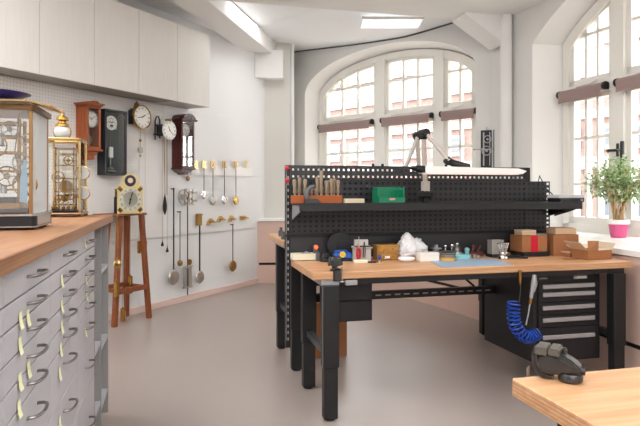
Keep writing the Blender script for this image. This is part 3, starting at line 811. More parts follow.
MB().tube([(.0, -.08, zd-.08), (0, -.08, .05)], .003).cyl((0, -.09, .07), (0, -.075, .07), .03, None, 24).build('pendulum', M_brass, t)

# round brass dial clock with cords
s0, z0 = on_wall(143, 117, .15)
t = thing('round_wall_clock', 'round white dial clock with brass bezel on the perforated board', 'wall clock', wall_loc(s0, z0, .0211), WROT)
MB().b2((-.08, -.10, -.075), (.07, 0, .075), .004).build('movement_box', M_blackwood, t)
dial(t, (0, 0), .118, -.115, M_enamel, M_brass, True, 1.9, 43)
MB().cyl((0, -.10, 0), (0, -.115, 0), .122, None, 40).build('back_bezel', M_brass, t)
MB().lathe([(.01, .115), (.03, .125), (.026, .14), (.012, .15), (.004, .165)], (-.02, -.06, 0), seg=18).b2((-.07, -.08, .075), (.05, -.02, .09)).b2((-.035, -.075, .09), (.02, -.03, .12)).build('top_crest', M_oldbrass, t)
def rel(px, py, off, s0, z0): a, b = on_wall(px, py, off); return a-s0, b-z0
x1, zz1 = rel(139, 240, .08, s0, z0); x2, zz2 = rel(145, 240, .08, s0, z0)
for xx in (x1, x2): MB().tube([(xx, -.06, -.07), (xx, -.06, zz1)], .0015, 5).build('cord', M_oldbrass, t)
for xx in (x1, x2): MB().lathe([(.008, 0), (.019, .006), (.019, .125), (.008, .132), (.002, .14)], (xx, -.06, zz1-.14), seg=18).build('weight', M_brass, t)
xm, zm = rel(141, 150, .08, s0, z0)
MB().tube([(xm, -.05, -.07), (xm, -.05, zm)], .002, 6).sphere((xm, -.05, zm+.10), .014).build('pendulum_rod', M_oldbrass, t)
MB().lathe([(.004, -.012), (.034, -.007), (.034, .007), (.004, .012)], (xm, -.05, zm), 'y', 28).sphere((xm, -.05, zm-.06), .012).build('pendulum_bob', M_silver, t)

# enamel dial on iron bracket, with long cords
s0, z0 = on_wall(169.8, 130.3, .17)
t = thing('bracket_clock', 'white enamel dial clock movement on a black iron bracket', 'wall clock', wall_loc(s0, z0, .0211), WROT)
dial(t, (0, 0), .106, -.14, M_enamel, None, True, 11.2, 22)
MB().b2((-.07, -.125, -.06), (.06, -.02, .06), .004).build('movement_box', M_darkgrey, t)
MB().lathe([(.03, .10), (.04, .108), (.035, .12), (.01, .128)], (0, -.13, 0), seg=18).build('dial_crest', M_oldbrass, t)
dxb = Matrix.Translation((.03, -.05, .01))
br = MB().tube([(-.17, -.02, -.12), (-.17, -.02, .08), (-.15, -.02, .13), (-.12, -.02, .135), (-.10, -.02, .09), (-.10, -.02, -.10)], .008, 8)
br.b2((-.19, -.03, -.07), (-.06, -.01, -.055)).b2((-.17, -.03, .03), (-.06, -.01, .045)).xform(dxb).build('iron_bracket', M_black, t)
cords = MB(); ends = []
for px, pb in ((162.3, 240), (164.8, 196), (167.2, 246)):
    xx, zb_ = rel(px, pb, .06, s0, z0); cords.tube([(xx, -.04, -.09), (xx, -.04, zb_)], .0016, 5); ends.append((xx, zb_))
x3, _ = rel(163.4, 150, .06, s0, z0); x4, zz4 = rel(166.5, 195, .06, s0, z0)
cords.tube([(x3, -.045, -.09), (ends[1][0], -.045, ends[1][1])], .003, 5).tube([(x4, -.045, -.09), (x4, -.045, zz4)], .003, 5)
cords.build('cords', M_oldbrass, t)
xx, zz_ = ends[1]
MB().lathe([(.002, .02), (.012, -.02), (.024, -.10), (.022, -.15), (.008, -.195), (.002, -.21)], (xx, -.04, zz_), seg=18).build('spindle_weight', M_blackm, t)
for i in (0, 2): MB().lathe([(.002, .01), (.006, -.02), (.017, -.055), (.014, -.066), (.003, -.07)], (ends[i][0], -.04, ends[i][1]), seg=14).build('drop_weight', M_black, t)

# ------------------------------------------------------------------ longcase movement on wooden stand
A = at_z(114.5, 327, 0); B = at_z(149, 318, 0)
mid = (A+B)/2; ax = (B-A); ang = math.atan2(ax.y, ax.x); hw = ax.length/2
t = thing('clock_stand', 'open brown wooden trestle stand carrying the brass dial clock', 'stand', (mid.x, mid.y, 0), ang)
ZS = 1.05
tops = hw*.62
for (sx, yb, yt) in ((-1, 0, .02), (1, 0, .02), (-1, .27, .20), (1, .27, .20)):
    mb = MB(); a = Vector((sx*hw*(1 if yb == 0 else .78), yb, 0)); b = Vector((sx*tops*(1 if yb == 0 else .85), yt, ZS))
    r_ = .021
    lo = [mb.bm.verts.new(a+Vector((dx*r_, dy*r_, 0))) for dx, dy in ((-1, -1), (1, -1), (1, 1), (-1, 1))]
    hi = [mb.bm.verts.new(b+Vector((dx*r_, dy*r_, 0))) for dx, dy in ((-1, -1), (1, -1), (1, 1), (-1, 1))]
    mb.bm.faces.new(lo[::-1]); mb.bm.faces.new(hi)
    for k in range(4): mb.bm.faces.new((lo[k], lo[(k+1) % 4], hi[(k+1) % 4], hi[k]))
    mb.build('leg', M_standwood, t)
zc = .30; xr = hw*.87
MB().b2((-xr, -.012, zc), (xr, .022, zc+.05), .003).build('stretcher', M_standwood, t)
MB().b2((-xr*.78, .235, zc+.02), (xr*.78, .26, zc+.06), .003).build('stretcher', M_standwood, t)
for sx in (-1, 1): MB().b2((sx*xr*.86-.012, .0, zc+.01), (sx*xr*.86+.012, .25, zc+.045), .003).build('stretcher', M_standwood, t)
MB().b2((-tops-.14, -.03, ZS), (tops+.03, .03, ZS+.022), .003).b2((-tops-.14, .17, ZS), (tops+.03, .24, ZS+.022), .003).b2((-tops-.14, .03, ZS), (-tops+.0, .17, ZS+.022)).b2((tops-.02, .03, ZS), (tops+.03, .17, ZS+.022)).build('seat_board', M_standwood, t)
# the clock itself
c = thing('longcase_movement', 'gilt arched dial clock movement with hanging brass weights on wooden stand', 'clock', (mid.x-.02, mid.y-.03, ZS+.0225), ang)
dw = .125
FACE = Matrix.Rotation(R(-22), 4, 'Z') @ Matrix.Translation((-.03, -.05, .001))
MB().prism([(-dw, .0), (dw, .0), (dw, .27), (dw*.72, .275), (dw*.68, .30)]+[(dw*.68*math.cos(PI*k/12), .30+.085*math.sin(PI*k/12)) for k in range(1, 12)]+[(-dw*.68, .30), (-dw*.72, .275), (-dw, .27)], -.034, -.030, 'xz').xform(FACE).build('dial_plate', M_branddial, c)
MB().lathe([(.112, .035), (.112, .038), (.075, .038), (.075, .035)], (0, 0, .135), 'y', 40).xform(FACE).build('chapter_ring', M_silverdial, c)
numerals(.094, .03, -.0385, (0, .135)).xform(FACE).build('dial_markings', M_ink, c, smooth=False)
hm = MB(); hand_mb(hm, (0, .135), 6.4*2*PI/12, .06, .007, -.041); hand_mb(hm, (0, .135), .3, .09, .005, -.042); hm.cyl((0, -.034, .135), (0, -.045, .135), .008).xform(FACE).build('hands', M_ink, c, smooth=False)
mo = MB().cyl((0, -.033, .315), (0, -.037, .315), .055, None, 28).xform(FACE).build('moon_disc', mat('moon_blue', '2b2f3d', .4), c)
MB().cyl((0, -.036, .318), (0, -.039, .318), .026, None, 24).xform(FACE).build('moon_face', mat('moon_pale', 'e6c9ad', .5), mo)
sp = MB()
for sx in (-1, 1):
    for zz in (.035, .235): sp.box((sx*.098, -.036, zz), (.035, .005, .045), Matrix.Rotation(R(45*sx), 3, 'Y'), .002)
sp.xform(FACE).build('spandrels', M_gold, c)
MB().b2((-.10, -.03, .0), (.10, -.022, .24)).b2((-.10, .09, .0), (.10, .10, .24)).cyl((-.09, -.02, .02), (-.09, .1, .02), .008).cyl((.09, -.02, .02), (.09, .1, .02), .008).cyl((-.09, -.02, .22), (-.09, .1, .22), .008).cyl((.09, -.02, .22), (.09, .1, .22), .008).cyl((-.04, .0, .1), (-.04, .08, .1), .035).cyl((.04, .0, .1), (.04, .08, .1), .035).xform(FACE).build('movement', M_oldbrass, c)
MB().b2((-.15, .0, .08), (-.10, .012, .10)).b2((-.16, .0, .20), (-.10, .012, .21)).b2((-.145, .01, .0), (-.13, .06, .16)).build('hammer', M_black, c)
def onst(px, py, ty):     # point in the stand's frame on its plane y = ty
    n = Vector((-math.sin(ang), math.cos(ang), 0)); cc = n.dot(mid)+ty
    p = on_plane(px, py, n.x, n.y, cc); q = p-Vector((mid.x, mid.y, 0)); u = Vector((math.cos(ang), math.sin(ang), 0))
    return q.dot(u), p.z
for px, yt_, yb_, ty in ((118.7, 280, 297, -.06), (132.5, 275, 293, .08), (125.2, 307, 322, .12)):
    x, zt_ = onst(px, yt_, ty); _, zb_ = onst(px, yb_, ty)
    z_t, z_b = zt_-ZS-.0225, zb_-ZS-.0225
    g = MB().lathe([(.008, z_b), (.023, z_b+.006), (.023, z_t-.008), (.006, z_t), (.003, z_t+.02)], (x, ty, 0), seg=20).build('weight', M_brass, c)
    MB().tube([(x, ty, z_t), (x, ty, .0)], .0018, 5).build('cord', M_oldbrass, g)
x, zb_ = onst(120, 264, -.06); zb_ -= ZS+.0225
MB().cyl((x, -.06, zb_), (x, -.06, .0), .003).build('pendulum_rod', M_oldbrass, c)
MB().lathe([(.004, -.014), (.035, -.010), (.047, 0), (.035, .010), (.004, .014)], (x, -.06, zb_), 'y', 30).build('pendulum_bob', M_gold, c)

# ------------------------------------------------------------------ pendulums and mounts on the wall
sA, zA = on_wall(191, 176, .03); sB, zB = on_wall(252, 176, .03); _, zT1 = on_wall(222, 166, .03); _, zT0 = on_wall(222, 175.6, .03)
o = MB().b2((-(sB-sA)/2, -.014, 0), ((sB-sA)/2, 0, zT1-zT0), .002).build('mounting_rail', M_white)
o.location = wall_loc((sA+sB)/2, zT0, .0205); o.rotation_euler = (0, 0, WROT)
tag(o, 'white wall rail carrying the row of small silver pendulums', 'rail')
def suspension(mb, x, z, w=.05, h=.085):
    mb.b2((x-w*.5, -.03, z-h), (x-w*.15, -.015, z)).b2((x+w*.1, -.03, z-h), (x+w*.5, -.015, z)).b2((x-w*.75, -.04, z-.012), (x+w*.75, -.02, z-.004)).b2((x-w*.75, -.04, z-h+.004), (x+w*.75, -.02, z-h+.012)); return mb
pend = [(203, 161, 195, 4.2, M_chrome, 'shortest and leftmost of the pendulums on the white rail'), (212, 161, 200.5, 4.6, M_silver, 'silver bob pendulum second from left on the white rail'),
        (223.5, 161, 200, 4.2, M_chrome, 'silver bob pendulum third from left on the white rail'), (235, 161, 200.5, 4.8, M_gold, 'gold bob pendulum at the right of the white rail')]
for px, yt_, yb_, r_, bm_, lab in pend:
    s, z = on_wall(px, yt_, .05); _, zb_ = on_wall(px, yb_, .05); dd = zb_-z
    t = thing('pendulum', lab, 'pendulum', wall_loc(s, z, .035), WROT, 'pendulums on the left wall')
    suspension(MB(), 0, 0).build('mount', M_gold, t)
    MB().cyl((0, -.03, -.02), (0, -.03, dd), .0045).build('rod', M_darkgrey, t)
    rr = r_*.0125
    MB().lathe([(.006, -.018), (rr*.8, -.013), (rr, 0), (rr*.8, .013), (.006, .018)], (0, -.03, dd), 'y', 28).build('bob', bm_, t)
for px, lab, m_ in ((195, 'bare brass pendulum mount at left end of the white rail', M_gold), (246, 'pale brass pendulum mount at right end of the white rail', M_branddial)):
    s, z = on_wall(px, 161, .05)
    o = suspension(MB(), 0, 0, .042, .09).build('pendulum_mount', m_); o.location = wall_loc(s, z, .035); o.rotation_euler = (0, 0, WROT)
    tag(o, lab, 'mount', 'empty pendulum mounts')
# small bob beneath the mahogany clock
s, z = on_wall(188.5, 172, .06); _, zb_ = on_wall(188.5, 178.5, .06)
t = thing('pendulum', 'small round copper bob hanging under the mahogany clock', 'pendulum', wall_loc(s, z, .0206), WROT, 'pendulums on the left wall')
MB().cyl((0, -.03, .02), (0, -.03, zb_-z), .003).cyl((0, 0, .015), (0, -.035, .015), .004).build('rod', M_darkgrey, t)
MB().lathe([(.004, -.014), (.026, -.009), (.032, 0), (.026, .009), (.004, .014)], (0, -.03, zb_-z), 'y', 24).build('bob', M_copper, t)
# second row: brass cocks
cocks = [(210.5, 222, 'first brass cock of the lower row, left end'), (220.5, 219.5, 'second brass cock of the lower row'), (231.5, 219, 'third brass cock of the lower row, above the disc pendulum'), (244, 218, 'flat brass cock at the right end of the lower row')]
for i, (px, py, lab) in enumerate(cocks):
    s, z = on_wall(px, py, .04)
    t = thing('brass_cock', lab, 'brass bracket', wall_loc(s, z, .0206), WROT, 'brass cocks in a row on the wall')
    if i < 3: MB().prism([(-.06, -.035), (-.03, -.03), (0, -.01), (.05, -.012), (.055, .01), (.03, .03), (0, .045), (-.025, .02), (-.05, .0)], -.035, 0, 'xz').build('bracket', M_gold, t)
    else: MB().b2((-.075, -.03, -.025), (.03, 0, .03), .004).b2((.03, -.028, -.012), (.07, -.004, .016), .003).build('bracket', M_gold, t)
    MB().cyl((-.02, -.06, .005), (-.02, -.0305, .005), .01).build('screw', M_oldbrass, t)
    MB().cyl((.05, -.02, -.005), (.10 if i < 3 else .105, -.02, -.005), .006).build('stud', M_oldbrass, t)
def hung(px, yt_, yb_, off, lab, rod, bob, rr, mount=None, rw=.006, name='pendulum'):
    s, z = on_wall(px, yt_, off); _, zb_ = on_wall(px, yb_, off); dd = zb_-z
    t = thing(name, lab, 'pendulum', wall_loc(s, z, .0206), WROT, 'pendulums on the left wall')
    MB().b2((-rw, -.045, dd), (rw, -.035, 0)).cyl((0, 0, -.01), (0, -.05, -.01), .006).build('rod', rod, t)
    if rr: MB().lathe([(.006, -.022), (rr*.85, -.014), (rr, 0), (rr*.85, .014), (.006, .022)], (0, -.04, dd), 'y', 36).build('bob', bob, t)
    if mount: MB().b2((-.035, -.05, -.10), (.035, -.004, .04), .004).b2((-.045, -.055, .02), (.045, -.02, .035), .002).build('mount', mount, t)
    return t, dd
hung(173, 188, 277, .05, 'longest black rod pendulum with dull silver disc at left', M_blackm, M_silver, .088)
hung(199, 217, 277, .05, 'black rod pendulum with silver disc under a brass mount', M_blackm, M_silver, .078, M_oldbrass, .008)
hung(232.2, 224, 266, .05, 'thin rod pendulum with aged brass disc below the brass cocks', M_darkgrey, M_oldbrass, .072, None, .003)
t, dd = hung(179.3, 211, 263, .05, 'thin rod pendulum with small gold disc beside the movement', M_darkgrey, M_oldbrass, .036, None, .0018)
# tower style movement with compensated pendulum
s0, z0 = on_wall(186, 197, .08)
t = thing('skeleton_movement', 'brass skeleton movement with gridiron pendulum hanging on the wall', 'clock movement', wall_loc(s0, z0, .0206), WROT)
MB().ring((-.03, -.05, 0), .085, .007, 'y', 32).ring((-.03, -.07, .0), .03, .006, 'y', 18).b2((.0, -.11, -.09), (.014, -.098, .09)).b2((.0, -.04, -.09), (.014, -.028, .09)).b2((.055, -.11, -.09), (.067, -.098, .09)).b2((-.05, -.11, .085), (.09, -.095, .095)).b2((-.05, -.11, -.095), (.09, -.095, -.085)).cyl((.007, -.10, .09), (.007, -.03, .09), .006).cyl((.007, -.10, -.09), (.007, -.03, -.09), .006).cyl((.03, -.13, .05), (.10, -.13, .05), .012).cyl((.03, -.13, -.04), (.10, -.13, -.04), .012).b2((-.05, -.02, -.03), (.03, 0, .03)).build('plates', M_silver, t)
MB().ring((.03, -.10, .02), .04, .005, 'y', 24).ring((.03, -.10, -.05), .028, .005, 'y', 24).build('gear_wheel', M_brass, t)
xr_, zr = rel(187.2, 295, .06, s0, z0); xb, zb0 = rel(187.2, 267, .06, s0, z0); _, zb1 = rel(187.2, 287, .06, s0, z0)
MB().cyl((xr_, -.045, zr), (xr_, -.045, .0), .0065).build('pendulum_rod', M_darkgrey, t)
g = MB()
for dx in (-.052, -.026, .026, .052): g.cyl((xr_+dx, -.045, zb1), (xr_+dx, -.045, zb0), .014, None, 14)
g.b2((xr_-.07, -.06, zb0-.01), (xr_+.07, -.03, zb0+.01)).b2((xr_-.07, -.06, zb1-.01), (xr_+.07, -.03, zb1+.01)).build('gridiron_bob', M_silver, t)
xs_, zs_ = rel(188, 262, .06, s0, z0)
MB().cyl((xs_, -.055, zs_), (xs_, -.07, zs_), .034, None, 26).build('regulating_disc', M_oldbrass, t)

# ------------------------------------------------------------------ workbenches
BX0, BX1, BY0, BY1, BT = .745, 2.872, 3.155, 3.78, .838
def bench_leg(t, x, y, top):
    l = MB().b2((x-.046, y-.035, .30), (x+.046, y+.035, top), .004).build('leg', M_black, t)
    MB().b2((x-.040, y-.030, .012), (x+.040, y+.030, .30), .003).build('leg_extension', M_black, l)
    MB().lathe([(.026, 0), (.03, .004), (.02, .012)], (x, y, 0), seg=16).build('foot', M_darkgrey, l)
t = thing('workbench', 'front black steel workbench with beech top covered in tools', 'workbench', (0, 0, 0))
MB().b2((BX0, BY0, BT-.042), (BX1, BY1, BT), .003).build('tabletop', M_benchwood, t)
LX0, LX1 = .85, 2.765
for x in (LX0, LX1):
    for y in (3.178, 3.72): bench_leg(t, x, y, BT-.075)
for x in (LX0, LX1):
    MB().b2((x-.055, BY0+.015, BT-.078), (x+.055, BY1-.01, BT-.043), .003).build('top_bracket', M_alu if x < 1 else M_black, t)
    MB().b2((x-.022, 3.225, .345), (x+.022, 3.685, .385), .002).build('cross_bar', M_darkgrey, t)
MB().b2((LX0-.048, 3.154, .30), (LX0-.0465, 3.158, BT-.08)).build('leg_edge', M_alu, t)
MB().b2((LX0+.055, 3.175, BT-.075), (LX1-.055, 3.215, BT-.043)).build('front_beam', M_black, t)
st = MB().b2((LX0+.04, 3.70, .565), (2.20, 3.74, .618), .003).build('stretcher', M_black, t)
g = MB()
for k in range(14): x = 1.24+k*.068; g.b2((x, 3.697, .588), (x+.04, 3.6995, .596))
g.build('slots', M_alu, st)
MB().b2((.935, 3.150, BT-.078), (1.005, 3.174, BT-.050), .002).b2((.945, 3.1475, BT-.071), (.995, 3.1502, BT-.057)).build('height_switch', M_alu, t)
MB().tube([(1.62, 3.72, .77), (1.75, 3.72, .74), (1.95, 3.72, .70), (2.05, 3.72, .62)], .008, 6).build('cable', M_blackm, t)
# under-bench drawer box on the left
q0 = at_y(343, 320, 3.30)
t = thing('drawer_box', 'black drawer box hanging under the left end of the front workbench', 'drawer box', (0, 0, 0))
MB().b2((.91, 3.30, .52), (1.145, 3.66, .792), .003).build('case', M_black, t)
MB().b2((.915, 3.288, .528), (1.14, 3.299, .64), .002).build('drawer', M_black, t)
MB().b2((.915, 3.288, .648), (1.14, 3.299, .785), .002).build('drawer', M_black, t)
ca, cb = at_y(315.5, 300, 4.36).x, at_y(347, 300, 4.36).x
t = thing('cardboard_carton', 'tall plain brown carton standing on floor under left bench end', 'box', ((ca+cb)/2, 4.48, 0))
cw = (cb-ca)/2
MB().b2((-cw, -.12, 0), (cw, .12, .42), .003).build('body', M_card, t)
MB().b2((-cw, -.12, .4205), (-.003, .12, .424)).b2((.003, -.12, .4205), (cw, .12, .424)).build('flap', M_card, t)
# drawer cabinet on the right
t = thing('drawer_cabinet', 'black five-drawer tool cabinet hanging under the right bench end', 'tool cabinet', (0, 0, 0))
cx0, cx1, cz0, cz1, cy0, cy1 = 2.205, 2.70, .20, .785, 3.25, 3.70
MB().b2((cx0, cy0, cz0), (cx1, cy1+.15, cz1), .003).build('case', M_black, t)
zs = [EYE-(y-HY)*3.76/FPX for y in (281, 291.5, 300.5, 313, 325.5, 358)]
hz_ = [EYE-(y-HY)*3.76/FPX for y in (285, 293, 306, 318, 335)]
for k in range(5):
    d = MB().b2((cx0+.03, cy0-.014, zs[k+1]+.002), (cx1-.03, cy0-.0005, zs[k]-.002), .002).build('drawer', M_blackm, t)
    MB().b2((cx0+.055, cy0-.026, hz_[k]-.014), (cx1-.055, cy0-.0145, hz_[k]+.014), .004).build('handle', M_alu, d)
lb = MB().b2((cx1-.20, cy0-.004, .725), (cx1-.10, cy0-.0005, .745)).build('label_holder', M_alu, t)
MB().b2((cx1-.192, cy0-.0055, .728), (cx1-.108, cy0-.0041, .742)).build('paper_label', M_whitebox, lb)
g = MB()
for k in range(7): g.b2((cx0+.045+k*.0085, cy0-.002, .732), (cx0+.051+k*.0085, cy0-.0005, .741))
g.build('badge', M_alu, t)
MB().cyl((cx0+.31, cy0-.006, .737), (cx0+.31, cy0-.0005, .737), .008, None, 14).build('lock', M_steel, t)
# air gun with coiled hose
t = thing('air_blow_gun', 'grey air blow gun with coiled blue hose hanging under the bench', 'air gun', (2.1, 3.135, .79))
def hp_(px, py, Y=3.135): p = at_y(px, py, Y); return Vector((p.x-2.1, Y-3.135, p.z-.79))
ctl = [hp_(514, 302), hp_(513.5, 311), hp_(514, 320), hp_(518, 330), hp_(525, 336.5), hp_(532, 336.5), hp_(537.5, 333)]
ctl = smooth3 = (lambda P: [.5*((2*P[i])+(-P[max(i-1, 0)]+P[i+1])*u+(2*P[max(i-1, 0)]-5*P[i]+4*P[i+1]-P[min(i+2, len(P)-1)])*u*u+(-P[max(i-1, 0)]+3*P[i]-3*P[i+1]+P[min(i+2, len(P)-1)])*u**3) for i in range(len(P)-1) for u in [k/40 for k in range(40)]])(ctl)
turns = 15; pts = []; n = len(ctl)
for i in range(n):
    tt = (ctl[min(i+1, n-1)]-ctl[max(i-1, 0)]).normalized(); sd = tt.cross(Vector((0, 1, 0))).normalized(); a = 2*PI*turns*i/n
    pts.append(ctl[i]+sd*math.cos(a)*.037+Vector((0, 1, 0))*math.sin(a)*.034)
MB().tube(pts, .0052, 6).build('coiled_hose', M_blue, t)
MB().tube([hp_(520, 274), hp_(520.5, 290), hp_(519, 302), pts[0]], .004, 6).build('hose_lead', M_darkgrey, t)
MB().cyl(hp_(519.8, 270), hp_(520, 281), .010, None, 12).cyl(hp_(520, 281), hp_(520, 284), .007, None, 12).build('brass_fitting', M_brass, t)
MB().tube([hp_(534.5, 275), hp_(534, 281), hp_(532.5, 289), hp_(531, 298)], [.011, .016, .013, .010], 12).tube([hp_(536, 278), hp_(537, 284), hp_(534, 292)], .004, 6).build('gun_body', M_alu, t)
MB().cyl(hp_(531, 298), hp_(530, 304), .0095, None, 12).build('gun_coupling', M_brass, t)
MB().tube([hp_(530, 304), hp_(528.5, 313), hp_(526, 325)], .0045, 6).build('gun_hose', M_alu, t)

# perforated back rack on the front bench
RY = 3.80; RX0, RX1 = .715, 2.72
t = thing('perforated_rack', 'black perforated tool wall with long shelf behind the front workbench', 'tool rack', (0, 0, 0))
def zy(py, d=3.95): return EYE-(py-HY)*d/FPX
ZTOP, ZA_, ZB_, ZL = zy(166.5), zy(180), 1.19, zy(233)
for (x0, x1, zb_, nm) in ((RX0, RX0+.03, .25, 'upright'), (RX1-.20, RX1-.165, .85, 'upright')):
    u = MB().b2((x0, RY+.002, zb_), (x1, RY+.05, ZTOP+.005), .002).build('upright', M_black, t)
    if x0 < 1:
        g = MB()
        for k in range(26): g.b2((x0+.010, RY-.0002, .30+k*.043), (x0+.018, RY+.0015, .318+k*.043))
        g.b2((x0+.0005, RY-.0002, .30), (x0+.003, RY+.0015, ZTOP)).build('slots', M_alu, u)
MB().perforated(RX0+.03, 2.50, ZA_, ZTOP, RY, 50, 2, .38, .30).build('perforated_panel', M_panel, t)
MB().perforated(2.50, 2.53, ZA_+.004, ZTOP-.004, RY+.001, 1, 4, .5, .5).b2((2.53, RY, ZA_), (2.535, RY+.06, ZTOP)).b2((RX0, RY, ZTOP), (2.535, RY+.03, ZTOP+.006)).b2((RX0, RY-.008, ZA_-.004), (2.535, RY+.03, ZA_+.004)).build('panel_frame', M_black, t)
MB().perforated(RX0+.03, RX1, 1.215, ZA_-.004, RY+.001, 50, 4, .44, .44).build('perforated_panel', M_panel, t)
MB().perforated(RX0+.03, RX1, ZL, 1.17, RY+.001, 50, 5, .44, .44).build('perforated_panel', M_panel, t)
MB().b2((RX0, RY-.012, ZL-.02), (RX1, RY+.02, ZL), .002).build('panel_rail', M_blackm, t)
MB().b2((RX0+.03, RY+.004, BT+.002), (RX1, RY+.016, ZL-.02)).build('lower_panel', M_darkgrey, t)
MB().b2((RX0+.03, RY+.025, ZL-.02), (RX1-.02, RY+.03, ZA_-.004)).build('rear_sheet', M_blackm, t)
for k, (px, py) in enumerate(((285.3, 168), (285.3, 180.5))):
    p = at_y(px, py, RY); MB().lathe([(.012, 0), (.016, .006), (.016, .018), (.008, .022)], (p.x+.01, RY, p.z), 'y', 16).build('cap_knob', M_red, t)
for px in (373, 382.5, 446):
    p = at_y(px, 166, RY+.015); MB().lathe([(.008, 0), (.010, .004), (.010, .012), (.006, .016)], (p.x, RY+.015, ZTOP+.006), seg=14).build('cap_knob', M_blackm, t)
SY = 3.51; SX1 = 2.775; ZSH = 1.214
s_ = MB().b2((RX0+.03, SY, ZSH-.012), (SX1, RY-.002, ZSH), .002).b2((RX0+.03, SY-.002, ZSH-.048), (SX1, SY+.012, ZSH+.004), .003).build('shelf', M_black, t)
for x in (RX0+.04, SX1-.02): MB().prism([(SY+.02, ZSH-.045), (SY+.02, ZSH-.013), (RY-.002, ZSH-.013), (RY-.002, ZSH-.11)], x, x+.006, 'yz').build('shelf_bracket', M_black if x > 1 else M_alu, t)
MB().prism([(SY+.015, ZSH-.045), (RY-.004, ZSH-.11), (RY-.004, ZSH-.013), (SY+.015, ZSH-.013)], 2.70, 2.706, 'yz').build('shelf_bracket', M_black, t)

# rear workbench (back to back, table set higher)
BT2 = .938
t = thing('workbench', 'rear workbench behind the black tool wall with higher beech top', 'workbench', (0, 0, 0))
MB().b2((.745, 4.06, BT2-.042), (2.80, 4.78, BT2), .003).build('tabletop', M_benchwood, t)
for x in (LX0, 2.70):
    for y in (4.11, 4.71): bench_leg(t, x, y, BT2-.075)
for x in (LX0, 2.70):
    MB().b2((x-.055, 4.07, BT2-.078), (x+.055, 4.77, BT2-.043), .003).build('top_bracket', M_alu if x < 1 else M_black, t)
    MB().b2((x-.022, 4.145, .345), (x+.022, 4.675, .385), .002).build('cross_bar', M_darkgrey, t)
MB().b2((LX0, 4.12, .60), (2.70, 4.16, .66)).build('stretcher', M_black, t)
for px, py, hh, rr, lab in ((281, 232, .06, .02, 'upper dark glass bottle on the rear workbench edge'), (283, 239, .05, .022, 'lower grey jar on the rear workbench edge')):
    p = at_y(px, py, 4.5 if hh > .055 else 4.2)
    o = MB().lathe([(rr, 0), (rr, hh*.7), (rr*.5, hh*.85), (rr*.5, hh), (rr*.6, hh), (rr*.6, hh*1.15)], seg=18).build('bottle', M_graphite)
    o.location = (max(p.x, .775), p.y, BT2); tag(o, lab, 'bottle')

# foreground table
t = thing('workbench', 'beech topped table in the right foreground carrying the vise', 'workbench', (0, 0, 0))
MB().b2((.803, .50, BT-.044), (2.84, 1.272, BT), .003).build('tabletop', M_benchwood, t)
for x in (.94, 2.70):
    MB().b2((x-.055, .53, BT-.09), (x+.055, 1.24, BT-.045), .003).build('top_bracket', M_black, t)
    for y in (.58, 1.19): bench_leg(t, x, y, BT-.09)
# bench vise on it
t = thing('bench_vise', 'dark iron bench vise gripping the edge of the foreground table', 'vise', (.908, 1.233, BT+.0005), R(45)); t.scale = (1.0, .60, .95)
def rounded(poly, x0, x1, off, seg=3):
    m_ = MB().prism(poly, x0, x1, 'yz'); bmesh.ops.recalc_face_normals(m_.bm, faces=m_.bm.faces[:])
    bmesh.ops.bevel(m_.bm, geom=m_.bm.edges[:], offset=off, segments=seg, affect='EDGES'); return m_
pad = MB().lathe([(.026, 0), (.030, .004), (.031, .014), (.027, .022), (.012, .024)], seg=36)
bmesh.ops.scale(pad.bm, vec=(.95, 1.55, 1), verts=pad.bm.verts[:]); pad.xform(Matrix.Translation((0, -.043, 0))).build('swivel_base', M_iron, t)
rounded([(-.088, .026), (-.086, .038), (-.066, .052), (-.040, .061), (-.012, .068), (.05, .070), (.074, .060), (.078, .035), (.060, .014), (.022, .014), (-.05, .022)], -.024, .024, .007).build('body', M_iron, t)
rounded([(-.070, .046), (-.040, .058), (-.010, .066), (.02, .068), (.02, .05), (-.07, .03)], -.030, .030, .008).build('slide', M_iron, t)
Mj = mat('vise_jaw_steel', '77736c', .35, .8)
rounded([(-.010, .066), (.034, .066), (.034, .083), (-.004, .083)], -.033, .033, .003, 2).build('jaw', Mj, t)
rounded([(.038, .064), (.086, .064), (.084, .084), (.038, .083)], -.033, .033, .003, 2).build('jaw', Mj, t)
rounded([(.074, .082), (.092, .080), (.104, .062), (.102, .036), (.090, .010), (.062, .002), (.020, .003), (.020, .010), (.056, .010), (.078, .020), (.090, .040), (.090, .058), (.080, .068)], -.016, .016, .003, 2).build('fixed_arm', M_iron, t)
MB().cyl((-.004, -.098, .030), (-.004, -.080, .030), .009, None, 18).build('screw_end', M_black, t)
MB().cyl((.012, -.018, .060), (.012, -.018, .076), .010, None, 16).cyl((.012, -.018, .076), (.012, -.018, .080), .006, None, 12).build('lock_bolt', M_iron, t)
MB().cyl((-.004, .122, -.05), (-.004, .122, .02), .004, None, 10).build('clamp_rod', M_steel, t)
MB().cyl((.014, .122, -.05), (.014, .122, .02), .004, None, 10).build('clamp_rod', M_steel, t)

# ------------------------------------------------------------------ things on the front bench
def bz(px, py): return at_z(px, py, BT)
def bx(px, Y): return at_y(px, 200, Y).x
def at_bench(px, py, dz=.0004): p = bz(px, py); return (p.x, p.y, BT+dz)
# cream tray
t = thing('parts_tray', 'shallow cream open box of small parts at left end of the bench', 'tray', (bx(304, 3.72), 3.745, BT+.0004))
g = MB().b2((-.078, -.04, 0), (.078, .04, .004)).b2((-.078, -.04, 0), (.078, -.036, .045)).b2((-.078, .036, 0), (.078, .04, .045)).b2((-.078, -.036, 0), (-.074, .036, .045)).b2((.074, -.036, 0), (.078, .036, .045)); g.build('tray', M_cream, t)
MB().cyl((-.03, 0, .03), (.03, .01, .05), .008).box((.03, -.005, .042), (.04, .03, .018), None, .004).box((-.04, .0, .035), (.05, .04, .012), None, .004).build('parts', M_alu, t)
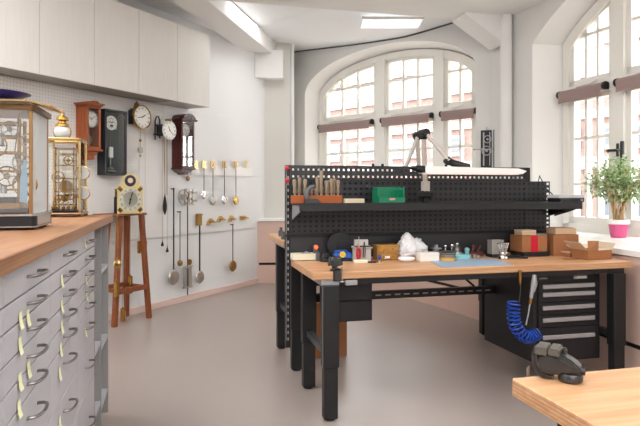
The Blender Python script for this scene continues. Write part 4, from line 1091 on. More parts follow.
# power supply with red lamp
t = thing('power_block', 'narrow beige grey power block with glowing red lamp beside the tray', 'power supply', (bx(317.5, 3.70), 3.70, BT+.0004))
MB().b2((-.012, -.03, 0), (.010, .02, .055), .003).b2((-.02, .025, 0), (.012, .05, .10), .004).build('body', M_graphite, t)
MB().lathe([(.010, 0), (.012, .006), (.006, .014)], (-.004, .025, .085), 'y', 18).build('indicator_lamp', M_led, t)
# dark disc and blue motor
t = thing('tool_disc', 'black round disc standing on edge against the tool wall', 'disc', (bx(339.5, 3.75), 3.75, BT+.0004))
MB().lathe([(.083, -.012), (.087, -.008), (.087, .008), (.083, .012)], (0, 0, .095), 'y', 48).cyl((0, -.02, .095), (0, .02, .095), .02, None, 20).build('disc', mat('charcoal', '242428', .5), t)
MB().b2((-.05, -.035, 0), (.05, .035, .008), .002).build('foot', M_black, t)
p = Vector((bx(342.5, 3.64), 0, 0))
t = thing('bench_motor', 'blue bench motor with yellow round badge in front of black disc', 'motor', (p.x, 3.64, BT+.0004))
MB().b2((-.062, -.03, .012), (.062, .04, .055), .010).b2((-.05, -.025, .055), (.03, .03, .07), .006).build('housing', M_bluemotor, t)
MB().cyl((-.01, -.031, .045), (-.01, -.040, .045), .020, None, 22).build('badge', M_yellow, t)
MB().b2((-.07, -.035, 0), (.062, .045, .012), .003).cyl((-.062, 0, .035), (-.072, 0, .035), .018).build('base', M_black, t)
p = Vector((bx(326, 3.62), 0, 0))
t = thing('black_transformer', 'black lumpy cable coil between cream tray and blue motor', 'cable', (p.x, 3.62, BT+.0004))
g = MB()
for k in range(5): g.ring((.006*math.sin(k*2), .004*math.cos(k*3), .008+.009*k), .034-.003*k, .007, 'z', 26)
g.build('coil', M_blackm, t); MB().box((.0, .0, .03), (.05, .03, .05), None, .01).build('plug', M_black, t)
# small vise on corner
p = bz(333, 270)
t = thing('clamp_vise', 'small dark clamp vise on the front left corner of the bench', 'vise', (p.x, 3.20, BT+.0004))
MB().lathe([(.026, 0), (.028, .006), (.016, .016), (.014, .03)], (0, 0, 0), seg=22).b2((-.022, -.047, -.05), (.022, -.0455, .012), .0).b2((-.02, -.058, -.05), (.02, -.046, .02), .004).b2((-.02, -.058, .006), (.02, .0, .02), .004).build('base', M_iron, t)
MB().b2((-.03, -.03, .03), (-.004, .03, .075), .006).b2((.004, -.03, .03), (.032, .03, .075), .006).cyl((-.04, 0, .042), (.045, 0, .042), .012).cyl((0, -.034, .05), (0, .034, .05), .024, None, 22).b2((-.032, -.02, .07), (.034, .02, .080), .003).build('jaws', M_iron, t)
MB().cyl((.028, -.055, -.06), (.028, -.055, .03), .004).cyl((.016, -.055, -.055), (.04, -.055, -.055), .004).build('tommy_bar', M_steel, t)
# tool holder with pliers
p = Vector((bx(362, 3.56), 0, 0))
t = thing('tool_stand', 'pale grey upright tool stand holding pliers and tweezers', 'tool holder', (p.x, 3.56, BT+.0004))
MB().b2((-.05, .0, 0), (.062, .05, .085), .003).b2((-.055, -.008, .085), (.07, .055, .10), .002).b2((-.04, .02, .10), (.05, .05, .14), .003).build('stand', mat('pale_grey_plastic', 'bdb6b0', .5), t)
MB().b2((-.055, -.012, .097), (.072, -.007, .103)).build('front_bar', M_black, t)
pl = MB()
for sx in (-1, 1): pl.tube([(-.028+sx*.003, -.018, .095), (-.028+sx*.009, -.018, .075), (-.028+sx*.010, -.018, .05), (-.028+sx*.005, -.018, .022)], .0075, 8)
pl_t = thing('pliers', 'red handled pliers hanging on the pale tool stand', 'pliers', (p.x, 3.56, BT+.0004))
pl.build('grips', M_red, pl_t)
MB().tube([(-.028, -.018, .09), (-.028, -.018, .12), (-.027, -.018, .165)], [.008, .006, .002], 8).build('jaws', M_steel, pl_t)
tw = thing('tweezers', 'dark steel tweezers hanging beside the red pliers', 'tweezers', (p.x, 3.56, BT+.0004))
MB().tube([(.008, -.018, .13), (.004, -.018, .08), (.002, -.018, .03)], .003, 6).tube([(.010, -.018, .13), (.016, -.018, .08), (.014, -.018, .03)], .003, 6).build('tweezer_arms', M_darkgrey, tw)
p = at_z(361, 263, BT)
o = MB().b2((-.045, -.02, 0), (.04, .02, .02), .003).build('sharpening_stone', M_cream); o.location = (p.x, p.y, BT+.0004); tag(o, 'cream oblong stone lying in front of the tool stand', 'stone')
o = MB().b2((-.03, -.01, 0), (.03, .01, .008), .002).build('black_stylus', M_black); o.location = (bx(372, 3.50), 3.50, BT+.0004); tag(o, 'flat black eraser lying right of the cream stone', 'eraser')
# wooden drawer chest
p = Vector((bx(388, 3.60), 0, 0))
t = thing('small_chest', 'small honey brown wooden chest with two drawers by white bag', 'chest', (p.x, 3.60, BT+.0004))
Mh = wood('honey_wood', '93682f', 'b8873f', (40, 40, 40), .45)
MB().b2((-.075, .0, 0), (.075, .08, .095), .003).b2((-.08, -.006, .09), (.08, .085, .10), .002).b2((-.08, -.006, .045), (.08, .0, .052)).build('case', Mh, t)
for z in (.006, .054):
    d = MB().b2((-.068, -.005, z), (.068, -.0005, z+.036), .002).build('drawer', Mh, t)
    MB().sphere((-.03, -.009, z+.018), .006).sphere((.03, -.009, z+.018), .006).build('knob', M_brass, d)
MB().b2((-.03, -.007, .012), (.01, -.0055, .028)).build('paper_label', M_whitebox, t)
p = at_z(379.5, 262.5, BT)
t = thing('ink_bottle', 'tiny clear bottle with blue cap in front of wooden chest', 'bottle', (p.x, p.y, BT+.0004))
MB().lathe([(.014, 0), (.015, .004), (.013, .02), (.008, .024)], seg=18).build('jar', M_caseglass, t); MB().sphere((0, 0, .035), .015, (1, 1, .85)).build('cap', mat('cap_blue', '24408f', .4), t)
p = at_z(406.5, 261.5, BT)
t = MB().lathe([(.03, 0), (.045, .004), (.055, .016), (.055, .024), (.05, .026), (.045, .02), (.02, .016)], seg=36).build('white_dish', M_white); t.location = (p.x, p.y, BT+.0004); tag(t, 'round white lidded dish in front of the plastic bag', 'dish')
# crumpled plastic bag
p = Vector((bx(411, 3.66), 0, 0))
g = MB()
r_ = bmesh.ops.create_icosphere(g.bm, subdivisions=5, radius=1.0)
from mathutils import noise
for v in g.bm.verts:
    d = v.co.copy(); n = 1+.30*noise.noise(d*1.7+Vector((3, 1, 5)))+.22*abs(noise.noise(d*4.3))+.10*abs(noise.noise(d*9.1))
    x, y, z = d.x*.10*n, d.y*.06*n, d.z*.075*n
    lift = .045*math.exp(-((x+.035)/.045)**2)*(1 if d.z > 0 else 0)*max(0, d.z)
    v.co = Vector((x, y, max(0, z+.055+lift)))
o = g.build('plastic_bag', M_bag, angle=180); o.location = (p.x, 3.66, BT+.0004); tag(o, 'crumpled white plastic bag lying on the bench', 'plastic bag')
p = Vector((bx(428, 3.49), 0, 0))
t = thing('white_box', 'small white cardboard box beside the plastic bag', 'box', (p.x, 3.49, BT+.0004))
MB().b2((-.066, -.03, 0), (.066, .04, .052), .002).build('body', M_whitebox, t); MB().b2((-.067, -.031, .040), (.067, .041, .056), .002).build('lid', M_whitebox, t)
# rolls and tins
def roll(px, py, Y, r, h, m, lab, cat='tin', name='tin', ri=0):
    x = bx(px, Y)
    prof = [(r*.96, 0), (r, .003), (r, h-.003), (r*.96, h)]
    if ri: prof += [(ri, h), (ri, .002)]
    o = MB().lathe(prof, seg=30).build(name, m); o.location = (x, Y, BT+.0004); return tag(o, lab, cat)
roll(447.5, 259, 3.47, .052, .018, M_tape, 'flat honey yellow tape roll right of the white box', 'tape', 'tape_roll', .034)
roll(463, 256, 3.55, .053, .030, M_teal, 'round turquoise tin between tape roll and clear jar')
t = thing('tin', 'wide grey tin with open lid behind the honey tape roll', 'tin', (bx(446, 3.60), 3.60, BT+.0004))
MB().lathe([(.06, 0), (.062, .004), (.062, .03), (.058, .03), (.056, .006)], seg=30).build('pan', M_silver, t)
MB().lathe([(.064, 0), (.066, .008), (.03, .016), (.005, .018)], (0.01, .01, .034), seg=30).build('lid', M_silver, t)
t = thing('tin', 'grey metal spool stack behind the white box', 'spool', (bx(436, 3.71), 3.71, BT+.0004))
MB().lathe([(.04, 0), (.04, .006), (.02, .01), (.02, .05), (.04, .055), (.04, .062), (.015, .066), (.015, .08), (.005, .085)], seg=26).build('spool', M_alu, t)
t = thing('watch_movement_holder', 'silver movement holder with knobs behind the turquoise tin', 'movement holder', (bx(457, 3.71), 3.71, BT+.0004))
MB().lathe([(.045, 0), (.048, .01), (.044, .03), (.02, .04), (.02, .06), (.03, .066), (.01, .075)], seg=26).build('holder', M_silver, t)
MB().sphere((-.04, 0, .075), .016).sphere((.0, 0, .085), .014).sphere((-.09, .0, .072), .015).cyl((-.09, 0, 0), (-.09, 0, .07), .008).cyl((-.04, 0, .03), (-.04, 0, .075), .005).build('knob', M_chrome, t)
o = MB().sphere((0, 0, .048), .018, (1, 1, .9)).cyl((0, 0, 0), (0, 0, .04), .015).build('eye_loupe', M_teal); o.location = (bx(467, 3.66), 3.66, BT+.0004); tag(o, 'pale turquoise loupe standing behind the turquoise tin', 'loupe')
o = MB().b2((-.06, -.02, 0), (.05, .03, .03), .006).cyl((-.03, 0, .03), (-.01, 0, .075), .008).cyl((.01, 0, .03), (.04, .01, .07), .006).sphere((-.02, 0, .07), .012).build('staking_tool', mat('dull_red', '5b2b28', .5)); o.location = (bx(476, 3.68), 3.68, BT+.0004); tag(o, 'dark red tool block with small posts right of the turquoise tin', 'tool')
for px, py, lab in ((474.5, 258, 'first tiny clear glass jar beside the turquoise tin'), (478.5, 259, 'second tiny clear glass jar, nearer the mat')):
    o = MB().lathe([(.013, 0), (.014, .003), (.014, .02), (.011, .024), (.009, .022), (.009, .004)], seg=18).build('glass_jar', mat('clear_jar', 'cbb8a4', .1, 0, trans=.6)); q = bz(px, py); o.location = (q.x, q.y, BT+.0004); tag(o, lab, 'jar')
# cutting mat
c4 = [bz(428, 260.3), bz(494, 259.2), bz(513, 265.2), bz(442, 267.8)]
g = MB().prism([(c.x, c.y) for c in c4], BT+.0005, BT+.004, 'xy'); o = g.build('cutting_mat', M_mat); tag(o, 'light blue work mat lying at the front edge of the bench', 'mat')
# mesh cup and tweezers stand
p = Vector((bx(495.5, 3.62), 0, 0))
t = thing('mesh_cup', 'square pale grey mesh holder standing behind the tweezer stand', 'holder', (p.x, 3.62, BT+.0004))
MB().b2((-.045, -.03, 0), (.045, .03, .003)).b2((-.045, -.03, 0.02), (.045, -.027, .115)).b2((-.045, .027, 0.02), (.045, .03, .115)).b2((-.045, -.027, 0.02), (-.042, .027, .115)).b2((.042, -.027, .02), (.045, .027, .115)).b2((-.047, -.032, .110), (.047, -.026, .117)).build('mesh_wall', M_mesh, t)
MB().b2((-.06, -.06, 0), (.05, .035, .02), .003).build('base', M_blackm, t)
p = bz(503, 259.3)
t = thing('screwdriver_stand', 'round silver stand in front of the mesh holder', 'tool stand', (p.x, p.y, BT+.0004))
MB().lathe([(.034, 0), (.036, .006), (.030, .012), (.026, .022), (.02, .024)], seg=28).cyl((0, 0, .02), (0, 0, .045), .008).lathe([(.028, .04), (.03, .043), (.028, .047)], (0, 0, 0), seg=28).build('stand', M_chrome, t)
lab5 = ['leftmost', 'second from left', 'middle', 'second from right', 'rightmost']
first = None
for k in range(5):
    a = [-2.6, -1.9, -1.5, -1.0, -.4][k]; x, y = .028*math.cos(a)*1.0+(-.0), .02*math.sin(a)
    x = [-.028, -.014, .002, .016, .028][k]
    if first is None:
        s = thing('screwdriver', '', 'screwdriver', (0, 0, 0), 0, 'screwdrivers in the silver stand')
        MB().cyl((0, 0, 0), (0, 0, .05), .0042, None, 10).build('shaft', M_steel, s)
        MB().cyl((0, 0, .05), (0, 0, .075), .0055, None, 10).lathe([(.006, .075), (.009, .078), (.009, .084), (.004, .087)], seg=14).build('grip', M_chrome, s)
        first = s
    else: s = copy_tree(first)
    s['label'] = 'silver screwdriver in the round stand, '+lab5[k]
    s.location = (p.x+x*.7, p.y-.012+.004*k, BT+.026); s.rotation_euler = (0, R([-16, -7, 2, 9, 15][k]), 0)
o = MB().b2((-.07, -.03, 0), (.06, .03, .012), .004).b2((-.05, -.02, .012), (.01, .015, .02), .003).build('tool_pouch', M_blackm); o.location = (bx(518, 3.50), 3.50, BT+.0004); o.rotation_euler = (0, 0, R(-20)); tag(o, 'flat black pouch right of the tweezer stand', 'pouch')
# cardboard boxes
p0_, p1_ = at_y(514, 254, 3.64), at_y(543, 254, 3.64)
t = thing('storage_tray', 'flat black tray under the carton with red tape', 'tray', ((p0_.x+p1_.x)/2+.01, 3.63, BT+.0004))
MB().b2((-.11, -.085, 0), (.094, .085, .004)).b2((-.11, -.085, .004), (.094, -.08, .03), .001).b2((-.11, .08, .004), (.094, .085, .03), .001).b2((-.11, -.08, .004), (-.105, .08, .03)).b2((.089, -.08, .004), (.094, .08, .03)).b2((-.105, -.08, .022), (.089, .08, .030)).build('tray', M_blackm, t)
t = thing('cardboard_box', 'brown cardboard box with a red tape strip on black tray', 'box', ((p0_.x+p1_.x)/2+.0, 3.635, BT+.0312))
MB().b2((-.104, -.075, 0), (.096, .075, .112), .002).build('body', M_card, t)
MB().b2((-.035, -.0765, .0), (.02, -.0752, .112)).b2((-.035, -.0752, .1122), (.02, .075, .1132)).build('red_tape', M_redtape, t)
t = thing('cardboard_box', 'low grey brown box on top of the red taped box', 'box', ((p0_.x+p1_.x)/2-.03, 3.63, BT+.0312+.1140))
MB().b2((-.06, -.05, 0), (.05, .05, .035), .002).build('body', M_cardlight, t)
MB().b2((-.061, -.051, .024), (.051, .051, .037), .002).build('lid', M_stonebox, t)
o = MB().b2((-.05, -.04, 0), (.05, .04, .006), .002).build('envelope', M_mesh); o.location = ((p0_.x+p1_.x)/2+.065, 3.62, BT+.0312+.1140); o.rotation_euler = (R(4), 0, R(15)); tag(o, 'grey flat packet lying right of the low grey brown box', 'packet')
p = at_y(559.5, 254, 3.62)
t = thing('cardboard_box', 'tall plain brown box right of the red taped box', 'box', (p.x, 3.62, BT+.0004), R(-3))
MB().b2((-.098, -.08, 0), (.098, .08, .145), .002).build('body', M_card, t)
MB().b2((-.002, -.0805, .0), (.002, -.08, .14)).b2((-.098, -.078, .1452), (-.001, .078, .148)).b2((.001, -.078, .1452), (.098, .078, .148)).build('flap', M_card, t)
t = thing('cardboard_box', 'low brown box lid on top of the tall plain box', 'box', (p.x+.01, 3.62, BT+.1496), R(-4))
MB().b2((-.078, -.06, 0), (.085, .06, .042), .002).build('body', M_cardlight, t); MB().b2((-.07, -.05, .0422), (.07, .05, .045)).build('lid', M_card, t)
p = Vector((bx(571, 3.50), 0, 0))
t = thing('cardboard_box', 'small flat brown box between tall box and open box', 'box', (p.x, 3.50, BT+.0004))
MB().b2((-.05, -.05, 0), (.05, .05, .032), .002).build('body', M_card, t); MB().b2((-.051, -.051, .026), (.051, .051, .034), .001).build('lid', M_cardlight, t)
p = Vector((bx(592, 3.36), 0, 0))
t = thing('cardboard_box', 'open cardboard box with raised flaps at the right bench end', 'box', (p.x-.005, 3.36, BT+.0004), R(4))
w_, d_, h_ = .098, .075, .062
MB().b2((-w_, -d_, 0), (w_, d_, .003)).b2((-w_, -d_, 0), (w_, -d_+.003, h_)).b2((-w_, d_-.003, 0), (w_, d_, h_)).b2((-w_, -d_, 0), (-w_+.003, d_, h_)).b2((w_-.003, -d_, 0), (w_, d_, h_)).build('body', M_card, t)
def flap(pts): 
    mb = MB(); mb.face(pts); n = (Vector(pts[1])-Vector(pts[0])).cross(Vector(pts[2])-Vector(pts[0])).normalized()*.002
    mb.face([Vector(q)+n for q in pts])
    for a, b in zip(pts, pts[1:]+pts[:1]): mb.face([a, b, Vector(b)+n, Vector(a)+n])
    return mb
flap([(-w_, -d_, h_), (-w_, d_, h_), (-w_-.065, d_, h_+.055), (-w_-.065, -d_, h_+.055)]).build('flap', M_cardin, t)
flap([(w_, -d_, h_), (w_, d_, h_), (w_+.03, d_, h_+.045), (w_+.03, -d_, h_+.045)]).build('flap', M_cardin, t)
flap([(-w_, d_, h_), (w_, d_, h_), (w_, d_+.05, h_+.02), (-w_, d_+.05, h_+.02)]).build('flap', M_cardin, t)
flap([(-w_, -d_, h_), (-w_*.15, -d_, h_), (-w_*.02, -d_+.01, h_+.062), (-w_*.75, -d_+.03, h_+.062)]).build('flap', M_card, t)
flap([(-w_*.1, -d_, h_), (w_, -d_, h_), (w_, -d_+.045, h_+.008), (-w_*.1, -d_+.045, h_+.008)]).build('flap', M_cardin, t)
o = flap([(-.09, -.10, 0), (.05, -.13, 0), (.06, -.10, 0), (-.08, -.07, 0)]).build('card_strip', M_card); o.location = (bx(566, 3.45), 3.45, BT+.001); tag(o, 'loose strip of cardboard lying left of the open box', 'cardboard strip')

# ------------------------------------------------------------------ things on the shelf
ZH = ZSH+.0004+.0
def sh(px): return at_y(px, 200, 3.64).x
xa, xb = at_y(292, 200, 3.58).x, at_y(342, 200, 3.58).x
t = thing('file_block', 'long orange wood block holding upright files on the shelf', 'tool block', ((xa+xb)/2, 3.60, ZH))
wB = (xb-xa)/2
MB().b2((-wB, -.03, 0), (wB, .03, .052), .003).build('block', M_filewood, t)
fx = [294.5, 299.5, 304.5, 312, 315.5, 318, 320.5, 322.5, 326, 328.5, 331, 334.5, 337.5]
ft_ = [180, 178, 179.5, 188, 189, 177, 171, 187, 181, 181, 179, 179, 180.5]
first = None
for k, (px, py) in enumerate(zip(fx, ft_)):
    if first is None:
        f = thing('file', '', 'file', (0, 0, 0), 0, 'files in the orange wood block')
        MB().lathe([(.004, 0), (.009, .012), (.0075, .045), (.010, .075), (.009, .084), (.003, .088)], seg=14).build('handle', M_filehandle, f)
        MB().cyl((0, 0, -.004), (0, 0, .004), .005, None, 10).build('ferrule', M_steel, f); first = f
    else: f = copy_tree(first)
    p = at_y(px, py, 3.60); hh = max(.03, p.z-(ZH+.053))
    f.location = (p.x, 3.60+(.012 if k % 2 else -.012), ZH+.0565); f.scale = (1.3, 1.3, hh/.088); f.rotation_euler = (0, R([-2, 2, 1, 0, 3, -1, 1, -3, 0, 2, -1, 1, 0][k]), 0)
    f['label'] = 'upright file with worn handle, %s from left in the orange block' % ['first', 'second', 'third', 'fourth', 'fifth', 'sixth', 'tallest, seventh', 'eighth', 'ninth', 'tenth', 'eleventh', 'twelfth', 'last, thirteenth'][k]
# dark hook shaped puller in front of the files
t = thing('spring_winder', 'black curved iron tool with flat foot before the orange block', 'tool', (at_y(308, 200, 3.545).x, 3.545, ZH))
MB().tube([(0, 0, .006), (-.008, 0, .05), (-.002, 0, .085), (.02, 0, .105), (.04, 0, .108)], [.016, .015, .014, .012, .010], 12).build('hook', M_graphite, t)
MB().prism([(-.02, 0), (.085, 0), (.07, .02), (.05, .032), (-.02, .03)], -.018, .018, 'xz').build('foot', M_iron, t)
o = MB().b2((-.07, -.025, 0), (.06, .025, .030), .003).build('stone_block', M_stonebox); o.location = (at_y(354.5, 200, 3.57).x, 3.57, ZH); tag(o, 'beige oblong box left of the green plastic bin', 'box')
t = thing('storage_bin', 'green plastic open fronted parts bin on the shelf', 'bin', (at_y(388.5, 200, 3.60).x, 3.60, ZH))
bw = .088
bp = [(-.06, 0), (.07, 0), (.075, .105), (.03, .105), (-.040, .09), (-.048, .045), (-.068, .036)]
g = MB().prism(bp, -bw, -bw+.004, 'yz').prism(bp, bw-.004, bw, 'yz').b2((-bw, -.06, 0), (bw, .07, .004)).b2((-bw, .068, 0), (bw, .074, .105)).b2((-bw, -.068, .0), (bw, -.062, .038)).b2((-bw-.004, -.045, .088), (bw+.004, -.038, .094)).b2((-bw-.006, -.047, .045), (-bw+.006, -.036, .105)).b2((bw-.006, -.047, .045), (bw+.006, -.036, .105))
g.build('shell', M_green, t)
MB().b2((-.018, -.0695, .02), (.02, -.0682, .034)).build('label', mat('pink_label', 'c9867c', .6), t)
# measuring device at the right end
t = thing('measuring_device', 'black desk instrument with silver grey top at right shelf end', 'instrument', (at_y(567, 200, 3.60).x, 3.60, ZH))
MB().b2((-.10, -.06, 0), (.10, .09, .03), .004).build('base', M_black, t)
MB().prism([(-.105, .03), (.11, .03), (.10, .052), (-.095, .052)], -.05, .085, 'xz').build('cover', mat('light_grey_shell', 'bcbabd', .4), t)
MB().b2((-.096, -.0615, .008), (-.02, -.0602, .024)).build('display', M_darkgrey, t)
MB().cyl((.07, -.06, .016), (.07, -.07, .016), .008).build('dial_knob', M_steel, t)
MB().tube([(-.08, .05, .052), (-.11, .09, .10), (-.12, .15, .19), (-.13, .16, .10)], .004, 6).build('cable', M_blackm, t)

# ------------------------------------------------------------------ lamps
def lamp(label, Yb, base, elbow, wrist, head, extra_clamp=True):
    """twin-bar desk lamp: clamp, lower arm, elbow joint, upper arm, head"""
    B_, E_, W_ = (at_y(*q) for q in (base, elbow, wrist))
    t = thing('desk_lamp', label, 'desk lamp', (B_.x, B_.y, B_.z)); o = Vector(B_)
    b, e, w = (Vector(q)-o for q in (B_, E_, W_))
    MB().cyl(b, e, .0165, None, 16).build('lower_arm', M_lampwhite, t)
    MB().cyl(e+Vector((0, -.028, 0)), w+Vector((0, -.028, 0)), .0135, None, 16).build('upper_arm', M_lampwhite, t)
    MB().cyl(e+Vector((0, .03, 0)), e+Vector((0, -.05, 0)), .026, None, 20).box(e+Vector((0, 0, -.015)), (.05, .045, .055), None, .010).build('elbow_joint', M_blackm, t)
    return t, b, e, w
t, b, e, w = lamp('bench lamp with long white head reaching over the front bench', 0, (425.5, 190, 3.66), (423.5, 133, 3.62), (447, 161, 3.50), None)
MB().b2(b+Vector((-.02, -.02, -.0845)), b+Vector((.02, .02, .01)), .004).cyl(b+Vector((0, 0, -.02)), b+Vector((0, 0, .03)), .024).b2(b+Vector((-.055, -.03, -.055)), b+Vector((.04, .01, -.005)), .012).cyl(b+Vector((.05, -.03, -.015)), b+Vector((.05, -.03, -.065)), .012).b2(b+Vector((.0, -.03, -.03)), b+Vector((.06, .01, -.02)), .003).build('clamp', M_blackm, t)
MB().b2(b+Vector((-.024, -.024, -.01)), b+Vector((.024, .024, .06)), .004).build('post', M_lampwhite, t)
hc = Vector(at_y(471, 171.5, 3.40))-Vector(at_y(425.5, 190, 3.66)); hl = Vector(at_y(414, 171.5, 3.40)); hr = Vector(at_y(522, 172, 3.40)); ow = Vector(at_y(425.5, 190, 3.66))
x0, x1 = hl.x-ow.x+.055, hr.x-ow.x; zc_ = hc.z; yc = hc.y
MB().prism([(x0, zc_-.014), (x1-.03, zc_-.016), (x1, zc_+.004), (x1-.06, zc_+.020), (x0, zc_+.030)], yc-.055, yc+.055, 'xz').build('head', M_lamphead, t)
MB().prism([(x0-.075, zc_+.022), (x0-.05, zc_+.034), (x0, zc_+.032), (x0, zc_-.010)], yc-.05, yc+.05, 'xz').build('head_end_cap', M_blackm, t)
MB().b2((x0+.02, yc-.045, zc_-.019), (x1-.05, yc+.045, zc_-.0145)).build('tube_cover', mat('lamp_tube_cover', 'f3d9cf', .4, emit='ffe2d6', estr=.5), t)
MB().tube([w, w+Vector((.05, -.02, -.02)), Vector((w.x+.11, yc, zc_+.035))], [.022, .024, .014], 12).box(w+Vector((.0, -.015, .0)), (.05, .04, .05), Matrix.Rotation(R(40), 3, 'Y'), .01).build('wrist_joint', M_blackm, t)
t, b, e, w = lamp('second lamp whose folded arms rise behind the tool wall', 0, (421, 200, 4.12), (417, 135, 4.12), (404, 168, 4.09), None)
B2Z = at_y(421, 200, 4.12).z
MB().b2(b+Vector((-.02, -.02, -(B2Z-BT2-.0005))), b+Vector((.02, .02, .02)), .004).build('clamp', M_blackm, t)
MB().b2(w+Vector((-.05, -.03, -.03)), w+Vector((.02, .12, .0)), .008).build('head', M_blackm, t)

# ------------------------------------------------------------------ plant on the sill
pp_ = at_z(618.5, 237.5, .9)
t = thing('potted_plant', 'small leafy tree in a pink pot on the right window sill', 'potted plant', (pp_.x, pp_.y, .9005))
MB().lathe([(.058, 0), (.062, .004), (.078, .115), (.082, .118), (.082, .128), (.076, .128), (.070, .11), (.01, .105)], seg=36).build('pot', M_pot, t)
MB().lathe([(.079, .112), (.087, .118), (.089, .150), (.084, .152), (.08, .13)], seg=36).build('pot_rim', M_white, t)
MB().lathe([(.078, .138), (.06, .142), (.01, .145)], seg=24).build('soil', M_soil, t)
rnd = random.Random(3); tips = []
tr = MB()
for k in range(9):
    a = 2*PI*k/9; r0 = .03; pts = []; lean = rnd.uniform(.05, .20); ph = rnd.uniform(0, 6)
    H_ = rnd.uniform(.30, .50)
    for j in range(9):
        u = j/8; tw_ = a+u*1.8
        rr = r0*(1-.3*u)+lean*u**1.8
        pts.append(Vector((rr*math.cos(tw_), rr*math.sin(tw_), .135+H_*u)))
    tr.tube(pts, [.011*(1-.7*j/8) for j in range(9)], 7); tips += [pts[5], pts[6], pts[7], pts[8]]
    for m_ in range(4):
        q = pts[4+m_]; d = Vector((rnd.uniform(-1, 1), rnd.uniform(-1, 1), rnd.uniform(-.2, .7))).normalized()*rnd.uniform(.09, .17)
        tr.tube([q, q+d*.5+Vector((0, 0, .02)), q+d], [.004, .003, .0015], 5); tips += [q+d, q+d*.7]
tr.build('trunk', M_trunk, t)
lf = MB()
for q in tips:
    for _ in range(17):
        c = q+Vector((rnd.gauss(0, .042), rnd.gauss(0, .042), rnd.gauss(.015, .042)))
        if c.z < .30: c.z = .30+rnd.random()*.12
        L = rnd.uniform(.030, .052); wl_ = L*.28
        d = Vector((rnd.uniform(-1, 1), rnd.uniform(-1, 1), rnd.uniform(-.9, .5))).normalized(); s_ = d.cross(Vector((rnd.uniform(-.4, .4), rnd.uniform(-.4, .4), 1))).normalized(); n_ = s_.cross(d)
        v = [lf.bm.verts.new(x) for x in (c, c+d*L*.5+s_*wl_+n_*.003, c+d*L-n_*.004, c+d*L*.5-s_*wl_+n_*.003)]
        lf.bm.faces.new(v)
lf.build('foliage', M_leaf, t, smooth=False, keep_normals=True)

# wall-mounted dark movement on the back wall by the pier
pb = on_plane(488.5, 149, GN.x, GN.y, GN.dot(GI)-.03)
t = thing('wall_movement', 'dark upright clock mechanism plate mounted right of the back window', 'clock movement', (pb.x, pb.y, pb.z), -YAW-R(20))
MB().b2((-.085, .0, -.215), (.075, .02, .215), .004).b2((.055, -.04, -.215), (.08, .0, .215), .003).build('backplate', M_black, t)
MB().ring((-.01, -.02, .11), .04, .006, 'y', 26).ring((-.02, -.02, -.02), .05, .006, 'y', 26).cyl((-.01, -.03, .11), (-.01, .0, .11), .012).cyl((-.02, -.03, -.02), (-.02, 0, -.02), .014).b2((-.06, -.02, -.19), (-.045, -.002, .19)).b2((.01, -.02, -.19), (.02, -.002, .19)).build('wheels', M_alu, t)
MB().cyl((-.16, -.03, -.005), (.06, -.03, -.005), .007).sphere((-.16, -.03, -.005), .013).cyl((-.02, 0, .215), (-.02, .0, .25), .008).build('arm', M_steel, t)

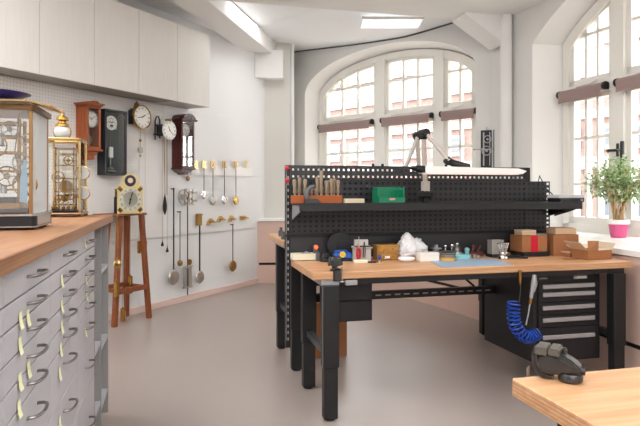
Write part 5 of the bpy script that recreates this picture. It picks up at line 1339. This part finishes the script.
# ------------------------------------------------------------------ street outside
struct(MB().b2((-30, -30, -3.2), (60, 60, -3.0)).build('street', M_pave))
def far_building(label, o, rot, wdt):
    t = thing('apartment_building', label, 'building', o, rot)
    MB().b2((-wdt/2, 0, -3), (wdt/2, 4, 7.6)).build('wall', M_brick, t)
    for z0, z1 in ((1.9, 2.25), (3.35, 3.6), (4.55, 5.3)): MB().b2((-wdt/2, -.12, z0), (wdt/2, -.002, z1)).build('stone_band', M_stone, t)
    n = int(wdt/1.9)
    for zz, hh in ((-.9, 2.2), (2.45, .7), (5.45, 1.5)):
        for k in range(n):
            x = -wdt/2+1.0+k*1.9
            f = MB().b2((x-.65, -.10, zz), (x+.65, -.002, zz+hh)).build('window', M_farwhite, t)
            q = MB()
            for dx in (-.31, .31):
                q.b2((x+dx-.25, -.115, zz+.12), (x+dx+.25, -.102, zz+hh*.62)).b2((x+dx-.25, -.115, zz+hh*.68), (x+dx+.25, -.102, zz+hh-.1))
            q.build('pane', M_farwin, f)
    MB().b2((-wdt/2, -.4, 7.2), (wdt/2, -.002, 7.6)).build('cornice', M_stone, t)
far_building('pale red brick building seen through the back arched window', G0+GN*11-GU*4.25, GROT, 17.5)
far_building('pale red brick building seen through the right arched window', H0+HN*11+HU*4.1, HROT, 15.5)

# ------------------------------------------------------------------ light
w = bpy.data.worlds.new('sky'); scene.world = w; w.use_nodes = True
nt = w.node_tree; bg = nt.nodes['Background']
bg.inputs[0].default_value = (.95, .98, 1.0, 1); bg.inputs[1].default_value = 13.0
def area(name, loc, rot, sx, sy, power, col=(1, 1, 1)):
    l = bpy.data.lights.new(name, 'AREA'); l.shape = 'RECTANGLE'; l.size = sx; l.size_y = sy; l.energy = power; l.color = col
    o = bpy.data.objects.new(name, l); COL.objects.link(o); o.location = loc; o.rotation_euler = rot; return o
area('ceiling_fill_a', (.6, 1.6, 3.38), (0, 0, 0), 2.4, 2.0, 48, (.985, .99, 1))  # unseen fill added over the foreground
area('ceiling_fill_b', (-1.6, 3.2, 3.25), (0, 0, 0), 1.6, 1.6, 60, (.985, .99, 1))  # added fill out of view, brightening the left counter side
area('ceiling_fill_c', (1.6, 6.9, 3.40), (0, 0, 0), 2.0, 1.0, 28, (.985, .99, 1))  # fill added near the back window, not a visible fitting
area('ceiling_fill_e', (-2.6, 1.2, 3.38), (0, 0, 0), 1.6, 1.6, 70, (.985, .99, 1))  # unseen fill added to brighten the left wall
area('ceiling_fill_d', (.5, -2.4, 3.38), (R(25), 0, 0), 4.0, 2.0, 170, (.985, .99, 1))  # broad unseen fill added behind the camera
sl = bpy.data.lights.new('hazy_sun', 'SUN'); sl.energy = 7.0; sl.angle = R(50); sl.color = (1, .99, .97)
so = bpy.data.objects.new('hazy_sun', sl); COL.objects.link(so)
sd = (Vector((-.95, -.30, -.62))).normalized()
so.rotation_euler = sd.to_track_quat('-Z', 'Y').to_euler()
area('fill_uplight', (.2, -1.8, 2.2), (R(180), 0, 0), 3.0, 1.2, 110, (.985, .99, 1))  # unseen upward fill added behind the camera to brighten the ceiling
